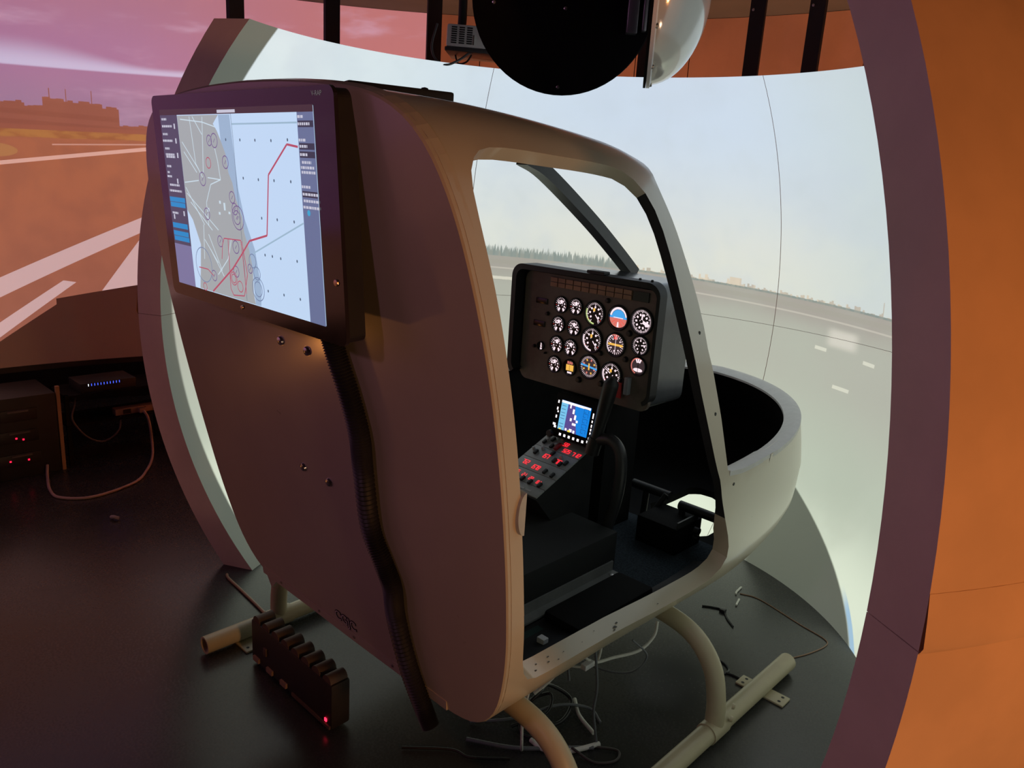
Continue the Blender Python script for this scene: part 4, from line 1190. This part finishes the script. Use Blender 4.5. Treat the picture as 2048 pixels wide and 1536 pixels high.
# cyclic stick
cy_ = thing('cyclic_stick', 'black cyclic stick with a long rubber grip beside the pedestal', 'control stick', (.2, 1.94, .42))
gp = [(.196, 1.925, 1.028), (.186, 1.925, .985), (.170, 1.930, .920), (.152, 1.935, .850), (.140, 1.938, .800)]
bm = NB(); P = catmull(gp, 6); n = len(P)
tube(bm, P, [.010 + .012 * min(1, k / 3) + .003 * math.sin(k / n * 6) for k in range(n)], 16); obj('grip', bm, RUBBER, cy_, smooth=True)
tubeobj('grip_collar', [(.142, 1.938, .812), (.134, 1.938, .775), (.130, 1.938, .755)], .024, RUBBER, cy_, 16)
tubeobj('bent_tube', [(.140, 1.938, .800), (.165, 1.94, .812), (.205, 1.94, .818), (.238, 1.94, .792), (.250, 1.94, .735), (.246, 1.94, .650), (.228, 1.94, .560), (.205, 1.94, .470), (.20, 1.94, .42)], .0195, mat('stick_black', (.035, .036, .038), .35), cy_, 14)

# pedals
pdl = thing('rudder_pedals', 'black foot pedals with a base box on the cabin floor', 'pedals', (.3, 2.24, .42))
boxobj('base_box', (.215, 2.12, .420), (.375, 2.28, .515), BLACKMATT, pdl, .004)
boxobj('side_plate', (.365, 2.13, .420), (.371, 2.26, .535), mat('plate_grey', (.10, .105, .10), .5), pdl)
for x0, x1, z_, yy in ((.075, .235, .545, 2.29), (.300, .455, .545, 2.25)):
    pe = tubeobj('pedal_bar', [(x0, yy, z_), ((x0 + x1) / 2, yy, z_), (x1, yy, z_)], .0165, RUBBER, pdl, 14)
    xm = x0 + .06 if x0 < .2 else x0 + .012
    tubeobj('pedal_arm', [(xm, yy, z_), (xm, yy - .005, .48), (xm, yy - .01, .42)], .012, BLACK, pdl, 10)
tubeobj('link_rod', [(.235, 2.26, .56), (.20, 2.22, .47), (.19, 2.20, .43)], .010, BLACK, pdl, 10)
bm = NB(); lathe(bm, [(0, .02), (.012, .018), (.013, 0)], (.395, 2.20, .50), (1, 0, 0), 12); lathe(bm, [(0, .02), (.010, .018), (.011, 0)], (.395, 2.20, .475), (1, 0, 0), 12); obj('adjuster_knob', bm, BLACK, pdl, smooth=True)
tubeobj('grip_bar', [(-.02, 2.29, .552), (.02, 2.29, .55), (.05, 2.29, .548)], .0165, RUBBER, pdl, 12)

# black box and leads in the floor well
wbx = thing('equipment_box', 'black rounded box sunk in the well beside the door sill', 'box', (.42, 1.72, .4065))
boxobj('box_body', (.338, 1.50, .409), (.470, 1.855, .444), BLACKMATT, wbx, .012)
boxobj('box_foot', (.36, 1.53, .4065), (.44, 1.56, .4095), RUBBER, wbx)
pcb = thing('circuit_board', 'small dark circuit board with white plug in the floor well', 'circuit board', (.42, 1.32, .4065))
boxobj('board', (.345, 1.20, .4065), (.440, 1.47, .4115), mat('pcb_green', (.02, .045, .04), .4), pcb)
boxobj('white_plug', (.400, 1.405, .4115), (.425, 1.425, .430), WHITEPLASTIC, pcb, .002)
for dx in (0, .02, .04): tubeobj('ribbon_lead', [(.36 + dx, 1.17, .414), (.37 + dx, 1.20, .445), (.375 + dx, 1.25, .45), (.38 + dx, 1.28, .418)], .006, BLACKCABLE, pcb, 8)

# ================================================================== OVERHEAD: MIRRORS AND PROJECTOR
MIR = mat('mirror_white', (.86, .85, .80), .12, .25, var=.03)
M1L = Vector((.25, 1.5, 2.027)); N1 = Vector((.6585, -.7526, 0)); R1 = .218
mr = thing('projection_mirror', 'convex mirror with a round black back plate hanging over the cabin', 'mirror', tuple(M1L))
bm = NB(); lathe(bm, [(0, .006), (R1 - .003, .006), (R1, .003), (R1, -.004), (0, -.004)], M1L, N1, 64); obj('back_plate', bm, mat('plate_black', (.004, .004, .005), .9, spec=.15), mr, smooth=True)
prof = [(R1 * .97 * math.cos(a), -.005 - .13 * math.sin(a)) for a in [PI / 2 * k / 14 for k in range(15)]]
bm = NB(); lathe(bm, prof, M1L, N1, 48); obj('mirror_shell', bm, MIR, mr, smooth=True)
F1 = frame(M1L + N1 * .006, Vector((.7526, .6585, 0)), (0, 0, 1))
boxobj('clamp', (-.150, -.005, 0), (-.133, .05, .020), STEEL, mr, .003, F1)
boxobj('motor_bracket', (.150, -.075, 0), (.176, .03, .026), mat('bracket_metal', (.25, .24, .28), .3, .8), mr, .003, F1)
boxobj('motor_bracket', (.186, -.068, 0), (.197, .03, .022), mat('bracket_metal', (.25, .24, .28)), mr, .003, F1)
for x_, z_ in ((.0, -.20), (.005, -.025), (-.165, -.02)):
    bm = NB(); lathe(bm, [(0, .004), (.004, .003), (.005, 0)], F1 @ Vector((x_, z_, 0)), N1, 10); obj('bolt', bm, STEEL, mr, smooth=True)
tubeobj('ceiling_pole', [tuple(M1L - N1 * .06 + Vector((0, 0, .12))), tuple(M1L - N1 * .06 + Vector((0, 0, .3))), tuple(M1L - N1 * .06 + Vector((0, 0, WTOP - 2.029)))], .02, BLACK, mr, 14)
M2L = Vector((.560, 1.42, 1.985)); N2 = Vector((.819, .573, 0)); R2 = .172
m2 = thing('projection_mirror', 'white convex mirror bowl seen edge-on beside the black disc', 'mirror', tuple(M2L))
bm = NB(); lathe(bm, [(0, -.003), (R2 + .006, -.003), (R2 + .006, .002), (R2 - .01, .003), (0, .003)], M2L, N2, 56); obj('back_plate', bm, mat('plate_black', (.004, .004, .005)), m2, smooth=True)
prof = [(R2 * math.cos(a), .004 + .112 * math.sin(a)) for a in [PI / 2 * k / 16 for k in range(17)]]
bm = NB(); lathe(bm, prof, M2L, N2, 56); obj('mirror_shell', bm, MIR, m2, smooth=True)
bm = NB(); lathe(bm, [(R2 + .006, .003), (R2 + .006, .010), (R2 - .004, .014), (R2 - .012, .010)], M2L, N2, 56); obj('rim_flange', bm, WHITEPLASTIC, m2, smooth=True)
for a in (-90, -60, -120, -150):
    p = M2L + (Vector((-N2.y, N2.x, 0)) * math.cos(math.radians(a)) + Vector((0, 0, 1)) * math.sin(math.radians(a))) * (R2 - .001) + N2 * .010
    bm = NB(); lathe(bm, [(0, .006), (.005, .005), (.006, 0)], p, N2, 10); obj('rim_screw', bm, STEEL, m2, smooth=True)
tubeobj('ceiling_pole', [tuple(M2L - N2 * .02 + Vector((0, 0, .1))), tuple(M2L - N2 * .02 + Vector((0, 0, .3))), tuple(M2L - N2 * .02 + Vector((0, 0, WTOP - 1.987)))], .018, BLACK, m2, 14)

pj = thing('ceiling_projector', 'white projector with side vents hanging behind the black mirror disc', 'projector', (-1.1, 2.5, 2.15))
PF = frame((-1.205, 2.40, 2.205), (.7526, .6585, -.03), (-.6585, .7526, 0))
boxobj('body', (0, 0, -.048), (.33, .24, .045), WHITEPLASTIC, pj, .010, PF)
boxobj('under_tray', (-.004, -.004, -.066), (.334, .244, -.049), mat('tray_dark', (.05, .05, .055), .5), pj, .004, PF)
for c_ in range(3):
    for k in range(8): boxobj('vent_slot', (.022 + .034 * c_, -.003, -.034 + .009 * k), (.046 + .034 * c_, .001, -.029 + .009 * k), BLACK, pj, 0, PF)
boxobj('silver_catch', (.118, -.004, -.036), (.124, .001, .004), mat('catch_silver', (.9, .9, .92), .2, 1.0), pj, 0, PF)
tubeobj('mount_pole', [tuple(PF @ Vector((.05, .12, .05))), tuple(PF @ Vector((.05, .12, .12))), ((PF @ Vector((.05, .12, .05))).x, (PF @ Vector((.05, .12, .05))).y, WTOP - .002)], .02, BLACK, pj, 12)
bm = NB(); lathe(bm, [(0, .01), (.02, .012), (.03, .02), (.032, 0)], PF @ Vector((.20, -.0, 0)), PF.to_3x3() @ Vector((0, -1, 0)), 24); obj('lens', bm, BLACKGLOSS, pj, smooth=True)
o_ = tubeobj('hanging_cable', [tuple(PF @ Vector(p)) for p in ((-.035, -.05, .03), (-.05, -.07, -.06), (-.03, -.08, -.115), (.02, -.08, -.135), (.07, -.06, -.11), (.10, -.006, -.075), (.11, .02, -.068))], .005, mat('cable_grey_dull', (.10, .10, .11), .5), None, 8)
tag(o_, 'grey cable looping below the ceiling projector', 'cable')
o_ = tubeobj('hanging_cable', [tuple(PF @ Vector(p)) for p in ((.03, .12, -.068), (.05, .08, -.105), (.09, .05, -.10), (.11, .06, -.068))], .004, BLACKCABLE, None, 8)
tag(o_, 'short black cable tucked under the ceiling projector', 'cable')

# ================================================================== ON THE FLOOR
cs = thing('equipment_case', 'dark ribbed equipment case with a red light under the cabin rear', 'equipment case', (-.33, 1.18, 0))
CB = mat('case_dark', (.020, .014, .012), .55, var=.2)
boxobj('body', (-.555, 1.085, .012), (-.085, 1.150, .160), CB, cs, .008)
RB = mat('case_rib', (.10, .062, .045), .6, var=.15)
for k in range(8):
    x0 = -.548 + .0585 * k; bm = NB(); rows = []
    for i in range(9):
        a = PI * i / 8; rows.append([bm.verts.new((x0 + .022 - .022 * math.cos(a) + .002, yy, .159 + .022 * math.sin(a))) for yy in (1.088, 1.146)])
    for p, q in zip(rows, rows[1:]): bm.faces.new((p[0], q[0], q[1], p[1]))
    bm.faces.new([r_[0] for r_ in rows]); bm.faces.new([r_[1] for r_ in rows][::-1]); bm.faces.new((rows[0][0], rows[-1][0], rows[-1][1], rows[0][1]))
    obj('rib', bm, RB, cs, smooth=True)
for x_ in (-.535, -.450, -.365): boxobj('pale_tab', (x_, 1.078, .020), (x_ + .035, 1.086, .036), mat('tab_pale', (.30, .20, .15), .5), cs)
for x_ in (-.50, -.15): boxobj('foot', (x_ - .02, 1.095, 0), (x_ + .02, 1.14, .013), RUBBER, cs)
boxobj('latch', (-.470, 1.079, .070), (-.452, 1.086, .098), RB, cs, .003)
boxobj('base_strip', (-.30, 1.080, .014), (-.09, 1.086, .024), RB, cs)
boxobj('red_light', (-.118, 1.082, .030), (-.108, 1.086, .040), glow('led_case_red', (1, .02, .06), 3.0), cs)


def cable(name, pts, r, mt, label, seg=8, n=8):
    return tag(tubeobj(name, pts, r, mt, None, seg, n), label, 'cable')


cable('hanging_cable', [(.505, 1.84, .350), (.510, 1.82, .31), (.495, 1.77, .275), (.455, 1.70, .262), (.425, 1.64, .258), (.40, 1.60, .30)], .0045, WHITECABLE, 'white cable with a plug sagging under the door sill')
o_ = boxobj('cable_plug', (.412, 1.598, .248), (.432, 1.640, .266), WHITEPLASTIC, None, .004); tag(o_, 'pale plug on the white cable below the door sill', 'plug')
cable('hanging_cable', [(.44, 1.62, .335), (.455, 1.63, .20), (.455, 1.625, .12), (.465, 1.63, .05), (.470, 1.635, .010)], .004, GREYCABLE, 'grey cable dropping straight to the floor under the sill')
cable('floor_cable', [(.33, 1.50, .009), (.385, 1.50, .009), (.44, 1.555, .009), (.478, 1.640, .009)], .0075, WHITECABLE, 'thick white cable lying between the rear cross tube and the sill drop')
cable('floor_cable', [(.20, 1.36, .008), (.32, 1.44, .008), (.41, 1.54, .008), (.475, 1.615, .008)], .0062, GREYCABLE, 'blue-grey cable on the floor passing under the rear cross tube')
cable('floor_cable', [(.30, 1.74, .012), (.36, 1.69, .012), (.44, 1.66, .012)], .0062, WHITECABLE, 'short white cable length at the back of the cable tangle')
cable('floor_cable', [(.47, 1.62, .006), (.53, 1.66, .006), (.55, 1.62, .006), (.51, 1.57, .006), (.44, 1.555, .020)], .004, mat('brown_cable', (.06, .045, .045), .5), 'thin brown cable loop in front of the tangle')
cable('hanging_cable', [(.36, 1.70, .340), (.34, 1.66, .24), (.31, 1.60, .16), (.28, 1.56, .11)], .0058, WHITECABLE, 'white cable slanting down out of the cabin belly')
cable('hanging_cable', [(.40, 1.72, .340), (.38, 1.68, .26), (.35, 1.63, .22), (.36, 1.62, .17)], .004, GREYCABLE, 'thin grey cable looping beside the slanting white one')
cable('hanging_cable', [(.40, 1.40, .335), (.375, 1.42, .24), (.36, 1.42, .15), (.355, 1.43, .05), (.34, 1.45, .008)], .0042, WHITECABLE, 'thin white cable hanging behind the rear cross tube')
cable('hanging_cable', [(.30, 1.66, .335), (.33, 1.70, .20), (.42, 1.72, .19), (.50, 1.74, .22), (.53, 1.76, .28), (.50, 1.72, .335)], .003, GREYCABLE, 'fine grey cable making a wide loop under the sill')
cable('floor_cable', [(.18, 1.66, .02), (.24, 1.56, .04), (.27, 1.60, .09), (.24, 1.68, .06), (.30, 1.72, .02), (.34, 1.62, .012), (.28, 1.52, .012)], .006, BLACKCABLE, 'black cable knotted in the tangle under the cabin')
cable('floor_cable', [(.25, 1.50, .008), (.30, 1.60, .03), (.26, 1.66, .05), (.22, 1.58, .02), (.30, 1.50, .008), (.38, 1.58, .008)], .005, BLACKCABLE, 'black cable coiled on the floor beside the grey cables')
cable('hanging_cable', [(.34, 1.58, .335), (.32, 1.56, .26), (.36, 1.62, .22), (.42, 1.66, .24), (.44, 1.66, .335)], .0035, WHITECABLE, 'fine white cable dipping below the belly near the slanting one')
cable('hanging_cable', [(.22, 1.50, .335), (.20, 1.52, .22), (.22, 1.58, .17), (.24, 1.64, .20), (.25, 1.68, .28), (.25, 1.70, .335)], .0045, BLACKCABLE, 'black cable hanging in a deep loop behind the white ones')
cable('floor_cable', [(.15, 1.42, .006), (.24, 1.52, .02), (.30, 1.66, .03), (.36, 1.74, .012), (.42, 1.72, .006)], .0045, GREYCABLE, 'grey cable crossing the back of the floor tangle')
cable('floor_cable', [(.10, 1.20, .006), (.20, 1.30, .006), (.26, 1.32, .006), (.34, 1.40, .006)], .004, BLACKCABLE, 'dark cable running along the floor below the conduit end')
cable('floor_cable', [(-1.135, 1.285, .005), (-1.10, 1.275, .006), (-1.0, 1.270, .006), (-.86, 1.262, .006), (-.70, 1.25, .006)], .0055, mat('tan_cable', (.30, .18, .11), .5), 'tan cable from the dome foot to the equipment case')
for pts, mt_, r_, lb in (([(.298, 2.852), (.304, 2.80), (.312, 2.781)], WHITECABLE, .004, 'short pale wire scrap nearest the dome foot'),
                         ([(.341, 2.753), (.350, 2.72), (.356, 2.700)], WHITECABLE, .004, 'second pale wire scrap on the dark floor'),
                         ([(.266, 2.588), (.300, 2.611), (.338, 2.622), (.385, 2.577), (.426, 2.545)], BLACKCABLE, .0035, 'black wire scrap with a knot near the front cross tube'),
                         ([(.319, 2.802), (.399, 2.822), (.593, 2.768), (.700, 2.742), (.722, 2.70), (.700, 2.60), (.667, 2.517)], mat('tan_cable', (.30, .18, .11)), .0022, 'long thin tan wire curving to the skid tip'),
                         ([(.494, 2.307), (.532, 2.298), (.556, 2.269), (.538, 2.211)], BLACKCABLE, .0035, 'curled black wire scrap left of the skid'),
                         ([(.53, 2.24), (.57, 2.262), (.62, 2.262), (.64, 2.251)], BLACKCABLE, .0035, 'straight black wire scrap touching the skid')):
    tag(tubeobj('wire_scrap', [(p[0], p[1], r_) for p in pts], r_, mt_, None, 6), lb, 'wire')
o_ = boxobj('wire_knot', (.330, 2.608, 0), (.352, 2.630, .012), BLACKCABLE, None, .003); tag(o_, 'tiny black connector on the knotted wire scrap', 'connector')

# under the big screen: shelf with network box, socket strip and rack
sh_ = thing('equipment_shelf', 'low black shelf in the dark under the big screen', 'shelf', (-2.80, 1.48, 0))
for z_ in (.225, .385): boxobj('shelf_board', (-2.95, 1.20, z_ - .012), (-2.70, 1.76, z_), BLACKMATT, sh_)
for x_ in (-2.94, -2.72):
    for y_ in (1.21, 1.74): boxobj('leg', (x_ - .01, y_ - .01, 0), (x_ + .01, y_ + .01, .385), BLACKMATT, sh_)
sw_ = thing('network_switch', 'black network box with a row of blue lights', 'network switch', (-2.78, 1.40, .386))
boxobj('body', (-2.90, 1.28, .386), (-2.715, 1.56, .436), BLACK, sw_, .003)
for k in range(11): boxobj('status_light', (-2.7155, 1.318 + .0155 * k, .420), (-2.7135, 1.3205 + .0155 * k, .432), glow('led_blue' if k else 'led_white', (.05, .10, 1.0) if k else (.8, .9, 1), 2.2), sw_)
st_ = thing('socket_strip', 'beige socket strip on the low black shelf', 'power strip', (-2.75, 1.55, .226))
boxobj('strip_body', (-2.79, 1.45, .226), (-2.735, 1.75, .262), mat('strip_beige', (.34, .25, .21), .5), st_, .004)
for k in range(3): boxobj('socket', (-2.7355, 1.49 + .08 * k, .232), (-2.7335, 1.53 + .08 * k, .256), BLACK, st_)
boxobj('plug', (-2.735, 1.565, .232), (-2.70, 1.60, .258), mat('strip_beige', (.34, .25, .21)), st_, .004)
cable('power_cable', [(-2.705, 1.585, .245), (-2.68, 1.60, .20), (-2.675, 1.61, .08), (-2.60, 1.58, .008), (-2.42, 1.48, .007), (-2.28, 1.36, .007), (-2.22, 1.15, .007), (-2.30, 1.03, .007), (-2.42, 1.02, .007), (-2.60, 1.06, .01), (-2.66, 1.08, .05)], .007, mat('power_white', (.42, .32, .29), .5), 'pale power cable snaking from the socket strip across the dark floor')
cable('power_cable', [(-2.74, 1.26, .37), (-2.70, 1.24, .33), (-2.68, 1.22, .26), (-2.67, 1.28, .16), (-2.67, 1.36, .12), (-2.68, 1.44, .16), (-2.72, 1.47, .226)], .005, mat('cable_dim', (.08, .07, .075), .5), 'thin dark cable sagging in front of the black shelf')
rk = thing('equipment_rack', 'dark equipment rack with red lights at the far left edge', 'rack', (-2.85, .95, 0))
boxobj('cabinet', (-3.0, .72, 0), (-2.68, 1.15, .42), BLACK, rk, .004)
for z_ in (.10, .22, .33):
    boxobj('rack_unit', (-2.682, .76, z_ - .03), (-2.672, 1.06, z_ + .03), mat('rack_front', (.02, .018, .018), .4), rk, .002)
    boxobj('handle', (-2.672, .93, z_ + .018), (-2.662, 1.02, z_ + .026), mat('rack_handle', (.12, .10, .10), .4), rk)
for y_, z_ in ((.955, .21), (.985, .20), (.92, .095), (1.0, .09)): boxobj('red_light', (-2.671, y_, z_), (-2.669, y_ + .008, z_ + .008), glow('led_rack_red', (1, .01, .05), 2.0), rk)
boxobj('corner_post', (-2.70, 1.155, .0), (-2.68, 1.172, .45), mat('post_brass', (.35, .22, .12), .5), rk)
sp_ = tag(tubeobj('cable_end', [(-1.935, 1.13, .010), (-1.915, 1.135, .016), (-1.90, 1.15, .010)], .008, mat('plug_grey', (.35, .33, .33), .5), None, 8), 'small grey plug lying alone on the dark floor', 'plug')

for o_ in SC.objects:
    if '_w' in o_: del o_['_w']
